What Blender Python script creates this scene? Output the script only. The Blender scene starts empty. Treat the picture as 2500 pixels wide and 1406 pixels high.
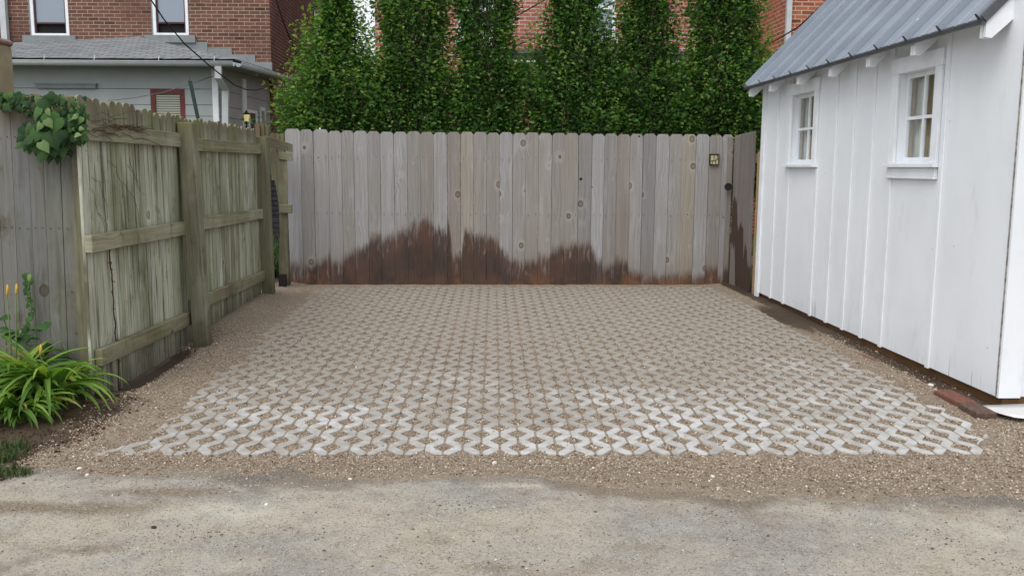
import bpy, math, random
import numpy as np
from mathutils import Vector, Matrix, noise as mnoise
R = math.radians
random.seed(7); rng = np.random.default_rng(7)
scene = bpy.context.scene
COL = scene.collection

# ------------------------------------------------------------------ camera, sky, sun, exposure
FPX, CAMH = 2165.0, 1.25                       # focal length in pixels of the 2500 px wide frame, camera height
PITCH, ROLL = math.atan(296 / 2165), R(.35)
cd = bpy.data.cameras.new('camera'); cam = bpy.data.objects.new('camera', cd); COL.objects.link(cam)
cd.sensor_width = 36; cd.lens = 36 * FPX / 2500; cd.clip_start = .05; cd.clip_end = 500
cam.matrix_world = Matrix.Translation((0, 0, CAMH)) @ Matrix.Rotation(R(90) - PITCH, 4, 'X') @ Matrix.Rotation(ROLL, 4, 'Z')
scene.camera = cam

SUN_EL, SUN_AZ = R(56), R(208)                # azimuth clockwise from +Y
world = bpy.data.worlds.new('World'); scene.world = world; world.use_nodes = True
wn = world.node_tree; wn.nodes.clear()
sky = wn.nodes.new('ShaderNodeTexSky'); sky.sky_type = 'NISHITA'; sky.sun_disc = False
sky.sun_elevation = SUN_EL; sky.sun_rotation = SUN_AZ; sky.dust_density = 4; sky.air_density = 1.0; sky.ozone_density = 1
hs = wn.nodes.new('ShaderNodeHueSaturation'); hs.inputs['Saturation'].default_value = .2; hs.inputs['Value'].default_value = 1.0
# overcast: cloud brightening towards the zenith, darker low sky
mixn = wn.nodes.new('ShaderNodeMix'); mixn.data_type = 'RGBA'; mixn.inputs[0].default_value = .6
mixn.inputs[7].default_value = (6.0, 6.2, 6.6, 1)
bg = wn.nodes.new('ShaderNodeBackground'); bg.inputs['Strength'].default_value = .15
wo = wn.nodes.new('ShaderNodeOutputWorld')
wn.links.new(sky.outputs[0], hs.inputs['Color']); wn.links.new(hs.outputs[0], mixn.inputs[6])
wn.links.new(mixn.outputs[2], bg.inputs['Color']); wn.links.new(bg.outputs[0], wo.inputs[0])
sl = bpy.data.lights.new('sun', 'SUN'); sl.energy = 1.3; sl.angle = R(45); sl.color = (1, .96, .9)
so = bpy.data.objects.new('sun', sl); COL.objects.link(so)
sd = Vector((math.sin(SUN_AZ) * math.cos(SUN_EL), math.cos(SUN_AZ) * math.cos(SUN_EL), math.sin(SUN_EL)))
so.rotation_euler = sd.to_track_quat('Z', 'Y').to_euler(); so.location = (0, -5, 12)
scene.view_settings.view_transform = 'Standard'; scene.view_settings.look = 'None'
scene.view_settings.exposure = .40; scene.view_settings.gamma = 1; scene.view_settings.use_curve_mapping = False
scene.cycles.max_bounces = 6; scene.cycles.diffuse_bounces = 3; scene.cycles.glossy_bounces = 2
scene.cycles.transmission_bounces = 4; scene.cycles.transparent_max_bounces = 6

# ------------------------------------------------------------------ survey helpers: a point of the place from a sighting and a distance
def ray(x, y):
    u, v = x - 1250, 703 - y
    u, v = u * math.cos(ROLL) - v * math.sin(ROLL), u * math.sin(ROLL) + v * math.cos(ROLL)
    U = v / FPX
    return u / FPX, math.cos(PITCH) + U * math.sin(PITCH), -math.sin(PITCH) + U * math.cos(PITCH)
def P(x, y, Y):
    a, b, c = ray(x, y); t = Y / b; return Vector((a * t, Y, CAMH + c * t))
def G(x, y, z=0.):
    a, b, c = ray(x, y); t = (z - CAMH) / c; return Vector((a * t, b * t, z))
def Lp(x, y, p0, p1):
    a, b, c = ray(x, y); dx, dy = p1[0] - p0[0], p1[1] - p0[1]
    t = (p0[0] * dy - p0[1] * dx) / (a * dy - b * dx); return Vector((a * t, b * t, CAMH + c * t))
def lerp(a, b, t): return a + (b - a) * t
def sstep(a, b, x):
    t = np.clip((x - a) / (b - a), 0, 1); return t * t * (3 - 2 * t)
def vnoise(x, y, s=1., seed=0.):              # vectorised value noise in [-1,1]
    x = np.asarray(x, float) * s + seed * 17.3; y = np.asarray(y, float) * s + seed * 9.1
    xi, yi = np.floor(x).astype(np.int64), np.floor(y).astype(np.int64); fx, fy = x - xi, y - yi
    fx = fx * fx * (3 - 2 * fx); fy = fy * fy * (3 - 2 * fy)
    def h(i, j):
        n = (i * 374761393 + j * 668265263) & 0xffffffff
        n = ((n ^ (n >> 13)) * 1274126177) & 0xffffffff
        return ((n ^ (n >> 16)) & 0xffff) / 32767.5 - 1
    return (h(xi, yi) * (1 - fx) + h(xi + 1, yi) * fx) * (1 - fy) + (h(xi, yi + 1) * (1 - fx) + h(xi + 1, yi + 1) * fx) * fy
def fbm(x, y, s=1., seed=0., o=4):
    return sum(vnoise(x, y, s * 2 ** k, seed + k) / 2 ** k for k in range(o)) / 1.6

# ------------------------------------------------------------------ mesh builder
class MB:
    def __init__(self): self.v = []; self.f = []; self.loc = []; self.rnd = []; self.mi = []; self.sm = []
    def add(self, verts, faces, locs=None, rnd=None, mi=0, smooth=False):
        o = len(self.v); r = random.random() if rnd is None else rnd
        self.v += [tuple(p) for p in verts]
        self.loc += [tuple(p) for p in (locs if locs is not None else verts)]
        self.rnd += [r] * len(verts)
        for f in faces: self.f.append([o + i for i in f]); self.mi.append(mi); self.sm.append(smooth)
    def box(self, o, u, v, w, rnd=None, mi=0):
        """box with corner o and edge vectors u (across), v (thickness), w (along the grain)"""
        o, u, v, w = Vector(o), Vector(u), Vector(v), Vector(w)
        vs, ls = [], []
        for k in (0, 1):
            for j in (0, 1):
                for i in (0, 1):
                    vs.append(o + u * i + v * j + w * k); ls.append((u.length * i, v.length * j, w.length * k))
        fs = [(0, 1, 5, 4), (1, 3, 7, 5), (3, 2, 6, 7), (2, 0, 4, 6), (4, 5, 7, 6), (2, 3, 1, 0)]
        if u.cross(v).dot(w) < 0: fs = [f[::-1] for f in fs]
        self.add(vs, fs, ls, rnd, mi)
    def cbox(self, x0, x1, y0, y1, z0, z1, rnd=None, mi=0, grain='z'):
        d = {'x': (Vector((x1 - x0, 0, 0))), 'y': Vector((0, y1 - y0, 0)), 'z': Vector((0, 0, z1 - z0))}
        if grain == 'z': self.box((x0, y0, z0), d['x'], d['y'], d['z'], rnd, mi)
        elif grain == 'x': self.box((x0, y0, z0), d['z'], d['y'], d['x'], rnd, mi)
        else: self.box((x0, y0, z0), d['z'], d['x'], d['y'], rnd, mi)
    def prism(self, o, eu, ew, et, pts, th, rnd=None, mi=0):
        """outline pts (u,w) in the plane eu/ew at o, extruded th along et"""
        o, eu, ew, et = Vector(o), Vector(eu), Vector(ew), Vector(et); n = len(pts)
        vs = [o + eu * a + ew * b for a, b in pts] + [o + eu * a + ew * b + et * th for a, b in pts]
        ls = [(a, 0, b) for a, b in pts] + [(a, th, b) for a, b in pts]
        fs = [tuple(range(n))[::-1], tuple(range(n, 2 * n))] + [(i, (i + 1) % n, n + (i + 1) % n, n + i) for i in range(n)]
        area = sum(pts[i][0] * pts[(i + 1) % n][1] - pts[(i + 1) % n][0] * pts[i][1] for i in range(n))
        if area * eu.cross(ew).dot(et) < 0: fs = [f[::-1] for f in fs]
        self.add(vs, fs, ls, rnd, mi)
    def quad(self, a, b, c, d, locs=None, rnd=None, mi=0):
        if locs is None:
            a, b, c, d = map(Vector, (a, b, c, d)); U = (b - a).length; W = (d - a).length
            locs = [(0, 0, 0), (U, 0, 0), (U, 0, W), (0, 0, W)]
        self.add([a, b, c, d], [(0, 1, 2, 3)], locs, rnd, mi)
    def tube(self, pts, rad, seg=6, rnd=None, mi=0, caps=True):
        pts = [Vector(p) for p in pts]; n = len(pts); rr = rad if hasattr(rad, '__len__') else [rad] * n
        vs, ls = [], []; up0 = Vector((.12, .3, 1)).normalized(); L = 0
        for i, p in enumerate(pts):
            d = (pts[min(i + 1, n - 1)] - pts[max(i - 1, 0)]).normalized()
            a = d.cross(up0 if abs(d.dot(up0)) < .95 else Vector((1, 0, 0))).normalized(); b = d.cross(a)
            if i: L += (p - pts[i - 1]).length
            for k in range(seg):
                t = 2 * math.pi * k / seg
                vs.append(p + (a * math.cos(t) + b * math.sin(t)) * rr[i]); ls.append((rr[i] * math.cos(t), rr[i] * math.sin(t), L))
        fs = [(i * seg + k, i * seg + (k + 1) % seg, (i + 1) * seg + (k + 1) % seg, (i + 1) * seg + k) for i in range(n - 1) for k in range(seg)]
        self.add(vs, fs, ls, rnd, mi, True)
        if caps:
            o = len(self.v) - len(vs)
            self.f += [[o + k for k in range(seg)][::-1], [o + (n - 1) * seg + k for k in range(seg)]]; self.mi += [mi, mi]; self.sm += [False, False]
    def build(self, name, mats, parent=None, bevel=0):
        me = bpy.data.meshes.new(name); me.from_pydata(self.v, [], self.f)
        a = me.attributes.new('loc', 'FLOAT_VECTOR', 'POINT'); a.data.foreach_set('vector', np.array(self.loc, 'f').ravel())
        a = me.attributes.new('rnd', 'FLOAT', 'POINT'); a.data.foreach_set('value', np.array(self.rnd, 'f'))
        for m in (mats if isinstance(mats, (list, tuple)) else [mats]): me.materials.append(m)
        me.polygons.foreach_set('material_index', np.array(self.mi, 'i')); me.polygons.foreach_set('use_smooth', np.array(self.sm, bool))
        me.update()
        o = bpy.data.objects.new(name, me); COL.objects.link(o)
        if parent is not None: o.parent = parent
        if bevel:
            b = o.modifiers.new('bevel', 'BEVEL'); b.width = bevel; b.segments = 1; b.limit_method = 'ANGLE'; b.angle_limit = R(40)
        return o
def tag(o, label=None, cat=None, group=None, kind=None):
    if label: o['label'] = label
    if cat: o['category'] = cat
    if group: o['group'] = group
    if kind: o['kind'] = kind
    return o
def thing(name, label, cat, group=None):
    return tag(link_empty(name), label, cat, group)
def link_empty(name):
    o = bpy.data.objects.new(name, None); COL.objects.link(o); o.empty_display_size = .2; return o

# ------------------------------------------------------------------ material helper
def srgb(r, g, b, k=1.0):
    f = lambda c: (c / 12.92 if c <= .04045 else ((c + .055) / 1.055) ** 2.4)
    return (f(r / 255) * k, f(g / 255) * k, f(b / 255) * k, 1)
class Mat:
    def __init__(s, name, rough=.8, spec=.3, metal=0.):
        s.m = bpy.data.materials.new(name); s.m.use_nodes = True; s.nt = s.m.node_tree; s.nt.nodes.clear()
        s.out = s.nt.nodes.new('ShaderNodeOutputMaterial'); s.b = s.nt.nodes.new('ShaderNodeBsdfPrincipled')
        s.nt.links.new(s.b.outputs[0], s.out.inputs[0])
        s.set(s.b.inputs['Roughness'], rough); s.set(s.b.inputs['Specular IOR Level'], spec); s.set(s.b.inputs['Metallic'], metal)
    def set(s, sock, v):
        if isinstance(v, bpy.types.NodeSocket): s.nt.links.new(v, sock)
        elif v is not None:
            try: sock.default_value = v
            except Exception: sock.default_value = tuple(v)[:3]
    def node(s, t, ins={}, **kw):
        n = s.nt.nodes.new(t)
        for k, v in kw.items(): setattr(n, k, v)
        for k, v in ins.items(): s.set(n.inputs[k], v)
        return n
    def attr(s, name, out='Fac'): return s.node('ShaderNodeAttribute', attribute_name=name).outputs[out]
    def loc(s): return s.attr('loc', 'Vector')
    def pos(s): return s.node('ShaderNodeNewGeometry').outputs['Position']
    def rnd(s): return s.attr('rnd')
    def ma(s, op, a, b=None, c=None, clamp=False):
        n = s.nt.nodes.new('ShaderNodeMath'); n.operation = op; n.use_clamp = clamp
        for i, v in enumerate((a, b, c)):
            if v is not None: s.set(n.inputs[i], v)
        return n.outputs[0]
    def vm(s, op, a, b=None):
        n = s.nt.nodes.new('ShaderNodeVectorMath'); n.operation = op; s.set(n.inputs[0], a)
        if b is not None:
            if op == 'SCALE': s.set(n.inputs['Scale'], b)
            else: s.set(n.inputs[1], b)
        return n.outputs[0]
    def sep(s, v): n = s.nt.nodes.new('ShaderNodeSeparateXYZ'); s.set(n.inputs[0], v); return n.outputs
    def comb(s, x, y, z):
        n = s.nt.nodes.new('ShaderNodeCombineXYZ')
        for i, v in enumerate((x, y, z)): s.set(n.inputs[i], v)
        return n.outputs[0]
    def noise(s, vec, scale, detail=3, rough=.55, dist=0., out='Fac'):
        return s.node('ShaderNodeTexNoise', {'Vector': vec, 'Scale': scale, 'Detail': detail, 'Roughness': rough, 'Distortion': dist}).outputs[out]
    def voro(s, vec, scale, feature='F1', dim='3D'):
        return s.node('ShaderNodeTexVoronoi', {'Vector': vec, 'Scale': scale}, feature=feature, voronoi_dimensions=dim).outputs
    def ramp(s, fac, stops, mode='LINEAR'):
        n = s.nt.nodes.new('ShaderNodeValToRGB'); s.set(n.inputs[0], fac); cr = n.color_ramp; cr.interpolation = mode
        while len(cr.elements) < len(stops): cr.elements.new(.5)
        for e, (p, c) in zip(cr.elements, stops):
            e.position = p; e.color = c if hasattr(c, '__len__') else (c, c, c, 1)
        return n.outputs[0]
    def step(s, x, a, b, lo=0., hi=1.):
        n = s.node('ShaderNodeMapRange', {'Value': x, 'From Min': a, 'From Max': b, 'To Min': lo, 'To Max': hi}, interpolation_type='SMOOTHSTEP'); return n.outputs[0]
    def mix(s, f, a, b, blend='MIX'):
        n = s.nt.nodes.new('ShaderNodeMix'); n.data_type = 'RGBA'; n.blend_type = blend
        s.set(n.inputs[0], f); s.set(n.inputs[6], a); s.set(n.inputs[7], b); return n.outputs[2]
    def bump(s, h, strength=.3, dist=.01, normal=None):
        n = s.node('ShaderNodeBump', {'Height': h, 'Strength': strength, 'Distance': dist})
        if normal is not None: s.set(n.inputs['Normal'], normal)
        s.set(s.b.inputs['Normal'], n.outputs[0]); return n.outputs[0]
    def col(s, c): s.set(s.b.inputs['Base Color'], c); return s
    def rough(s, c): s.set(s.b.inputs['Roughness'], c); return s
def plain(name, c, rough=.6, spec=.3, metal=0., var=.12, nscale=8, bump=0.):
    m = Mat(name, rough, spec, metal); n = m.noise(m.pos(), nscale, 4)
    m.col(m.mix(m.step(n, .3, .7), tuple(x * (1 - var) for x in c[:3]) + (1,), tuple(min(1, x * (1 + var)) for x in c[:3]) + (1,)))
    if bump: m.bump(m.noise(m.pos(), nscale * 8, 3), bump, .005)
    return m.m

# ------------------------------------------------------------------ wood
def wood(name, tones, dark, knots=.6, grain=.55, extra=None, nails=None):
    """weathered boards; tones = ramp stops over the per-board value"""
    m = Mat(name, .85, .2); loc = m.loc(); u, v, w = m.sep(loc); r = m.rnd()
    off = m.ma('MULTIPLY', r, 37.7); off2 = m.ma('MULTIPLY', r, 113.3)
    wu = m.ma('ADD', u, off2); ww = m.ma('ADD', w, off)
    # knots
    kv = m.voro(m.comb(wu, 0, m.ma('MULTIPLY', ww, .8)), 5.2, dim='3D'); kd = m.ma('DIVIDE', kv['Distance'], 5.2)
    keep = m.ma('GREATER_THAN', m.sep(kv['Color'])[0], 1 - knots)
    ksize = m.ma('MULTIPLY_ADD', m.sep(kv['Color'])[1],   .014, .008)
    kcore = m.ma('MULTIPLY', m.step(m.ma('DIVIDE', kd, ksize), 1.25, .8), keep)
    khalo = m.ma('MULTIPLY', m.step(m.ma('DIVIDE', kd, ksize), 3.4, 1.1), keep)
    # grain bends round the knots
    bend = m.ma('MULTIPLY', m.step(kd, .11, .0), keep)
    warp = m.noise(m.comb(m.ma('MULTIPLY', wu, 5), 0, m.ma('MULTIPLY', ww, 1.6)), 1, 2)
    gu = m.ma('ADD', m.ma('MULTIPLY_ADD', warp, .05, wu), m.ma('MULTIPLY', bend, .028))
    fine = m.noise(m.comb(m.ma('MULTIPLY', gu, 210), m.ma('MULTIPLY', v, 60), m.ma('MULTIPLY', ww, 5)), 1, 3, .6)
    mid = m.noise(m.comb(m.ma('MULTIPLY', gu, 55), 0, m.ma('MULTIPLY', ww, 1.3)), 1, 3, .5)
    blot = m.noise(m.comb(m.ma('MULTIPLY', wu, 7), off, m.ma('MULTIPLY', ww, 2.2)), 1, 3, .6)
    ringf = m.ma('SINE', m.ma('MULTIPLY', kd, 900))
    g = m.ma('ADD', m.ma('MULTIPLY', fine, .4), m.ma('MULTIPLY', mid, .6))
    base = m.ramp(r, tones)
    lo = m.mix(1, base, (.58, .56, .55, 1), 'MULTIPLY'); hi = m.mix(1, base, (1.22, 1.2, 1.18, 1), 'MULTIPLY')
    c = m.mix(m.step(g, .5 - .28 / (grain + .4), .5 + .28 / (grain + .4)), lo, hi)
    c = m.mix(m.step(blot, .42, .26, 0, .45), c, m.mix(1, base, (1.2, 1.2, 1.22, 1), 'MULTIPLY'))
    c = m.mix(m.step(blot, .40, .62, 0, .5), c, m.mix(1, base, (.86, .81, .75, 1), 'MULTIPLY'))
    c = m.mix(m.ma('MULTIPLY', khalo, .8), c, m.mix(1, base, (1.28, 1.26, 1.22, 1), 'MULTIPLY'))
    c = m.mix(m.ma('MULTIPLY', m.ma('MULTIPLY', khalo, m.step(ringf, -.2, .9)), .35), c, dark)
    rim = m.ma('MULTIPLY', m.ma('MULTIPLY', m.step(m.ma('DIVIDE', kd, ksize), 1.5, 1.15), m.step(m.ma('DIVIDE', kd, ksize), .7, 1.0)), keep)
    c = m.mix(m.ma('MULTIPLY', kcore, .75), c, m.mix(1, base, (.62, .48, .38, 1), 'MULTIPLY')); c = m.mix(m.ma('MULTIPLY', rim, .7), c, dark)
    crack = m.ma('MULTIPLY', m.step(fine, .34, .26), m.step(mid, .5, .4))
    c = m.mix(m.ma('MULTIPLY', crack, .6), c, dark)
    if extra: c = extra(m, c, dict(u=u, v=v, w=w, fine=fine, mid=mid, blot=blot, r=r, gu=gu, ww=ww))
    m.col(c); m.bump(m.ma('ADD', g, m.ma('MULTIPLY', kcore, -.5)), .35, .004)
    return m.m

BF0, BF1 = Vector((-2.331, 9.228, 0)), Vector((2.309, 9.442, 0))   # line of the back fence
BFW = (BF1 - BF0).length
wet_x = [708, 768, 800, 830, 862, 900, 930, 960, 1000, 1040, 1075, 1092, 1100, 1120, 1128, 1165, 1205, 1232, 1262, 1300, 1330, 1362, 1392, 1432, 1455, 1500, 1545, 1600, 1650, 1700, 1765]
wet_y = [657, 655, 640, 628, 608, 588, 578, 562, 552, 548, 552, 556, 632, 632, 566, 572, 582, 612, 640, 632, 630, 606, 596, 592, 650, 640, 655, 684, 672, 665, 663]
def wet_stain(m, c, d):
    px, py, pz = m.sep(m.pos())
    s = m.ma('DIVIDE', m.ma('ADD', px, 2.331), 4.64)
    st = [((x - 708) / (1775 - 708), (697 - y) * .00435) for x, y in zip(wet_x, wet_y)]
    h = m.ramp(s, [(min(max(a, 0), 1), b) for a, b in st])
    na = m.ma('SUBTRACT', m.noise(m.comb(m.ma('MULTIPLY', d['gu'], 60), m.ma('MULTIPLY', d['r'], 30), m.ma('MULTIPLY', pz, 2)), 1, 3, .65), .5)
    nb = m.ma('SUBTRACT', m.noise(m.comb(m.ma('MULTIPLY', px, 11), 0, m.ma('MULTIPLY', pz, 5)), 1, 4, .65), .5)
    amp = m.step(h, .05, .4, .35, 1)
    top = m.ma('ADD', h, m.ma('MULTIPLY', amp, m.ma('ADD', m.ma('MULTIPLY', na, .24), m.ma('MULTIPLY', nb, .20))))
    top = m.ma('ADD', top, m.ma('MULTIPLY', m.ma('SUBTRACT', d['r'], .5), .10))
    e = m.ma('SUBTRACT', top, pz)
    patch = m.noise(m.comb(m.ma('MULTIPLY', d['gu'], 26), m.ma('MULTIPLY', d['r'], 11), m.ma('MULTIPLY', pz, 2.4)), 1, 4, .65)
    mask = m.ma('MULTIPLY', m.step(e, -.07, .07), m.ma('MAXIMUM', m.step(patch, .78, .5), m.step(e, .06, .2)))
    deep = m.step(e, 0, .35)
    red = m.noise(m.comb(m.ma('MULTIPLY', px, 6), 0, m.ma('MULTIPLY', pz, 3)), 1, 3)
    wc = m.mix(m.step(red, .35, .65), srgb(64, 50, 44, .8), srgb(92, 63, 51, .8))
    wc = m.mix(m.ma('MULTIPLY', deep, .55), wc, srgb(50, 39, 35, .8))
    wc = m.mix(m.step(d['fine'], .4, .7, 0, .22), wc, srgb(120, 96, 84, .8))
    orange = m.ma('MULTIPLY', m.step(pz, .2, .03), m.step(m.noise(m.comb(m.ma('MULTIPLY', px, 5), 3, m.ma('MULTIPLY', pz, 6)), 1, 3), .4, .62))
    orange = m.ma('MULTIPLY', orange, m.step(h, .42, .16, .3, 1.))
    wc = m.mix(m.ma('MULTIPLY', orange, .6), wc, srgb(140, 94, 56, .8))
    g = m.mix(m.ma('MULTIPLY', mask, .93), c, wc)
    gray = m.ma('MULTIPLY', m.step(pz, .5, .05), .25)
    return m.mix(m.ma('MULTIPLY', gray, m.ma('SUBTRACT', 1, mask)), g, srgb(120, 100, 80, .8))
K = .74
def T(*cols): n = len(cols); return [(i / (n - 1), srgb(*c, K)) for i, c in enumerate(cols)]
M = {}
M['cedar'] = wood('weathered_cedar', T((170, 169, 170), (180, 181, 184), (164, 160, 157), (155, 154, 156), (176, 171, 160), (170, 169, 170), (156, 150, 144), (180, 181, 184)), srgb(78, 66, 60, K), .85, .5, wet_stain)
def gate_stain(m, c, d):
    px, py, pz = m.sep(m.pos())
    s = m.ma('SUBTRACT', 9.44, py)
    jag = m.ma('MULTIPLY', m.ma('SUBTRACT', m.noise(m.comb(m.ma('MULTIPLY', s, 70), m.ma('MULTIPLY', d['r'], 9), 0), 1, 2), .5), .35)
    h = m.ramp(s, [(0, .05), (.02, .05), (.05, .9), (.12, .97), (.22, .9), (.26, .7), (.3, .62), (.4, .7), (.5, .66), (.54, .35), (.58, .52), (.66, .45), (.7, .3)])
    lo = m.ramp(s, [(0, .45), (.2, .42), (.24, .2), (.27, 0.), (.3, 0.)])
    mk = m.ma('MULTIPLY', m.step(m.ma('SUBTRACT', m.ma('MULTIPLY_ADD', jag, .4, h), pz), -.015, .03), m.step(m.ma('SUBTRACT', pz, m.ma('ADD', lo, jag)), -.02, .02))
    return m.mix(m.ma('MULTIPLY', mk, .9), c, m.mix(d['fine'], srgb(48, 36, 32, .8), srgb(88, 66, 52, .8)))
M['gate'] = wood('gate_cedar', T((150, 146, 144), (140, 134, 132), (158, 150, 144)), srgb(78, 66, 60, K), .4, .7, gate_stain)
def moss(amount, streak=.5):
    def f(m, c, d):
        p = m.pos(); pz = m.sep(p)[2]
        n = m.noise(m.vm('MULTIPLY', p, (3.2, 3.2, .9)), 1, 4, .6); n2 = m.noise(m.comb(m.ma('MULTIPLY', d['u'], 30), m.ma('MULTIPLY', d['r'], 20), m.ma('MULTIPLY', d['w'], 1.5)), 1, 3)
        a = m.ma('MULTIPLY', m.step(n, .42, .66), amount)
        c = m.mix(a, c, srgb(134, 140, 100, K))
        sharp = m.ma('MULTIPLY', m.step(n2, .56, .7), m.step(n, .35, .6))
        c = m.mix(m.ma('MULTIPLY', sharp, amount * .9), c, srgb(104, 114, 38, K))
        c = m.mix(m.ma('MULTIPLY', m.step(n2, .47, .33), streak), c, srgb(84, 78, 58, K)); big = m.noise(m.vm('MULTIPLY', p, (2.2, 2.2, 1.3)), 1, 5, .65); c = m.mix(m.ma('MULTIPLY', m.step(big, .52, .7), .55), c, srgb(86, 82, 58, K)); c = m.mix(m.ma('MULTIPLY', m.step(big, .45, .3), .35), c, srgb(190, 192, 170, K))
        tp = m.ma('MULTIPLY', m.step(m.ma('ADD', pz, m.ma('MULTIPLY', m.ma('SUBTRACT', n2, .5), .25)), 1.36, 1.56), .75)
        c = m.mix(tp, c, m.mix(m.step(n, .4, .6), srgb(112, 98, 74, K), srgb(122, 122, 84, K)))
        damp = m.step(pz, .3, .0)
        c = m.mix(m.ma('MULTIPLY', damp, .6), c, srgb(72, 60, 42, K))
        dirt = m.step(m.noise(m.vm('MULTIPLY', p, (7, 7, 5)), 1, 5, .7), .56, .72)
        return m.mix(m.ma('MULTIPLY', dirt, .5), c, srgb(82, 66, 44, K))
    return f
M['mossboard'] = wood('mossy_boards', T((222, 228, 212), (196, 200, 176), (232, 238, 224), (166, 160, 134), (214, 220, 200), (186, 190, 170), (226, 232, 216)), srgb(66, 56, 40, K), .25, .95, moss(.7, .85))
M['mossrail'] = wood('mossy_rails', T((186, 184, 162), (158, 152, 124), (176, 174, 152)), srgb(70, 58, 40, K), .3, .8, moss(.5, .35))
M['mosspost'] = wood('mossy_posts', T((140, 137, 120), (132, 128, 110), (146, 141, 124)), srgb(64, 54, 40, K), .3, .8, moss(.35, .4))
M['greyboard'] = wood('grey_boards', T((134, 135, 136), (124, 126, 128), (140, 141, 139), (128, 131, 132)), srgb(70, 64, 58, K), .6, .5, moss(.16, .35))
M['tanboard'] = wood('tan_board', T((196, 168, 128), (190, 164, 128)), srgb(120, 96, 66, K), .5, .5)
M['sillwood'] = wood('foundation_timber', T((140, 106, 74), (124, 94, 66), (148, 116, 82)), srgb(44, 34, 24, K), .3, .9)
M['barewood'] = plain('bare_wood', srgb(176, 150, 118, .8), .7)
M['nail'] = plain('rusty_nail', srgb(50, 42, 40), .6)
M['black'] = plain('black_metal', (.012, .012, .013, 1), .45, .4)
M['dark'] = plain('dark_interior', (.012, .011, .01, 1), .9)

# ------------------------------------------------------------------ painted, metal, masonry
def white_paint():
    m = Mat('white_paint', .55, .35); p = m.pos(); pz = m.sep(p)[2]
    n = m.noise(m.vm('MULTIPLY', p, (2, 2, 1.2)), 1, 5, .6)
    c = m.mix(m.step(n, .3, .75), (.78, .815, .855, 1), (.715, .75, .79, 1))
    st = m.noise(m.vm('MULTIPLY', p, (60, 60, 3.5)), 1, 3, .6)
    cl = m.step(m.noise(m.vm('MULTIPLY', p, (2.6, 2.6, .4)), 1, 2), .48, .62); low = m.ma('MULTIPLY', m.ma('MULTIPLY', m.step(pz, .24, .07), m.step(st, .56, .7)), cl)
    c = m.mix(m.ma('MULTIPLY', low, .7), c, srgb(96, 84, 66, .8))
    dr = m.ma('MULTIPLY', m.step(pz, .8, .05), m.step(m.noise(m.vm('MULTIPLY', p, (9, 9, 2)), 1, 5, .7), .56, .8))
    c = m.mix(m.ma('MULTIPLY', dr, .3), c, srgb(178, 172, 158, .8))
    sc = m.voro(m.vm('MULTIPLY', p, (9, 9, 8)), 1)
    speck = m.ma('MULTIPLY', m.step(sc['Distance'], .05, .03), m.ma('GREATER_THAN', m.sep(sc['Color'])[0], .45))
    smear = m.step(m.noise(m.vm('MULTIPLY', p, (6, 6, 1.5)), 1, 6, .7), .56, .78, 0, .35); c = m.mix(smear, c, srgb(184, 184, 178, .8))
    c = m.mix(m.ma('MULTIPLY', speck, .7), c, (.1, .09, .08, 1))
    m.col(c); m.bump(m.ma('ADD', m.noise(m.vm('MULTIPLY', p, (60, 60, 5)), 1, 4), m.ma('MULTIPLY', m.noise(p, 2.5, 3), 6)), .22, .004); return m.m
M['white'] = white_paint()
M['whitetrim'] = plain('white_trim', (.76, .795, .835, 1), .5, .35, var=.05, bump=.04)
M['dirtytrim'] = plain('peeling_edge', srgb(150, 146, 138, .8), .8, var=.5, nscale=40)
def roofmetal():
    m = Mat('galvalume_roof', .42, .5, .4); p = m.pos()
    n = m.noise(m.vm('MULTIPLY', p, (3, 1.2, 3)), 1, 4)
    m.col(m.mix(n, (.205, .24, .29, 1), (.32, .36, .415, 1))); m.rough(m.step(n, .2, .8, .36, .52)); return m.m
M['roofmetal'] = roofmetal()
M['roofedge'] = plain('dark_drip_edge', (.10, .105, .115, 1), .4, .5, .5)
def brick(name, c1, c2, c3, mort, mscale=.009, whites=0., bw=.205, bh=.068, dirt=.3):
    m = Mat(name, .9, .2); u, v, w = m.sep(m.loc())
    wob = m.noise(m.comb(u, 0, w), 5, 2); w2 = m.ma('MULTIPLY_ADD', m.ma('SUBTRACT', wob, .5), .012, w)
    t = m.node('ShaderNodeTexBrick', {'Vector': m.comb(u, w2, 0), 'Scale': 1., 'Mortar Size': mscale, 'Mortar Smooth': .25, 'Bias': 0., 'Brick Width': bw, 'Row Height': bh,
               'Color1': (0, 0, 0, 1), 'Color2': (1, 1, 1, 1), 'Mortar': (.5, .5, .5, 1)}, offset=.5, squash=1)
    cell = m.sep(t.outputs['Color'])[0]
    n = m.noise(m.comb(u, 0, w), 9, 4, .65); n3 = m.noise(m.comb(u, 3, w), 1.1, 4, .6)
    c = m.ramp(cell, [(0, c1), (.35, c2), (.7, c3), (.85, c2), (1, tuple(x * .45 for x in c1[:3]) + (1,))])
    c = m.mix(m.step(n, .3, .7, 0, .35), c, tuple(x * .6 for x in c2[:3]) + (1,))
    c = m.mix(m.step(n3, .45, .75, 0, dirt), c, tuple(x * .5 for x in c1[:3]) + (1,))
    mm = m.mix(m.step(n3, .4, .65), mort, tuple(x * .55 for x in mort[:3]) + (1,))
    c = m.mix(t.outputs['Fac'], c, mm)
    if whites: c = m.mix(m.ma('MULTIPLY', m.step(m.noise(m.comb(m.ma('MULTIPLY', u, 14), 0, m.ma('MULTIPLY', w, 9)), 1, 4, .7), .66, .74), whites), c, srgb(205, 190, 175, .8))
    m.col(c); m.bump(m.ma('SUBTRACT', m.ma('MULTIPLY', n, .3), t.outputs['Fac']), .5, .01); return m.m
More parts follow.
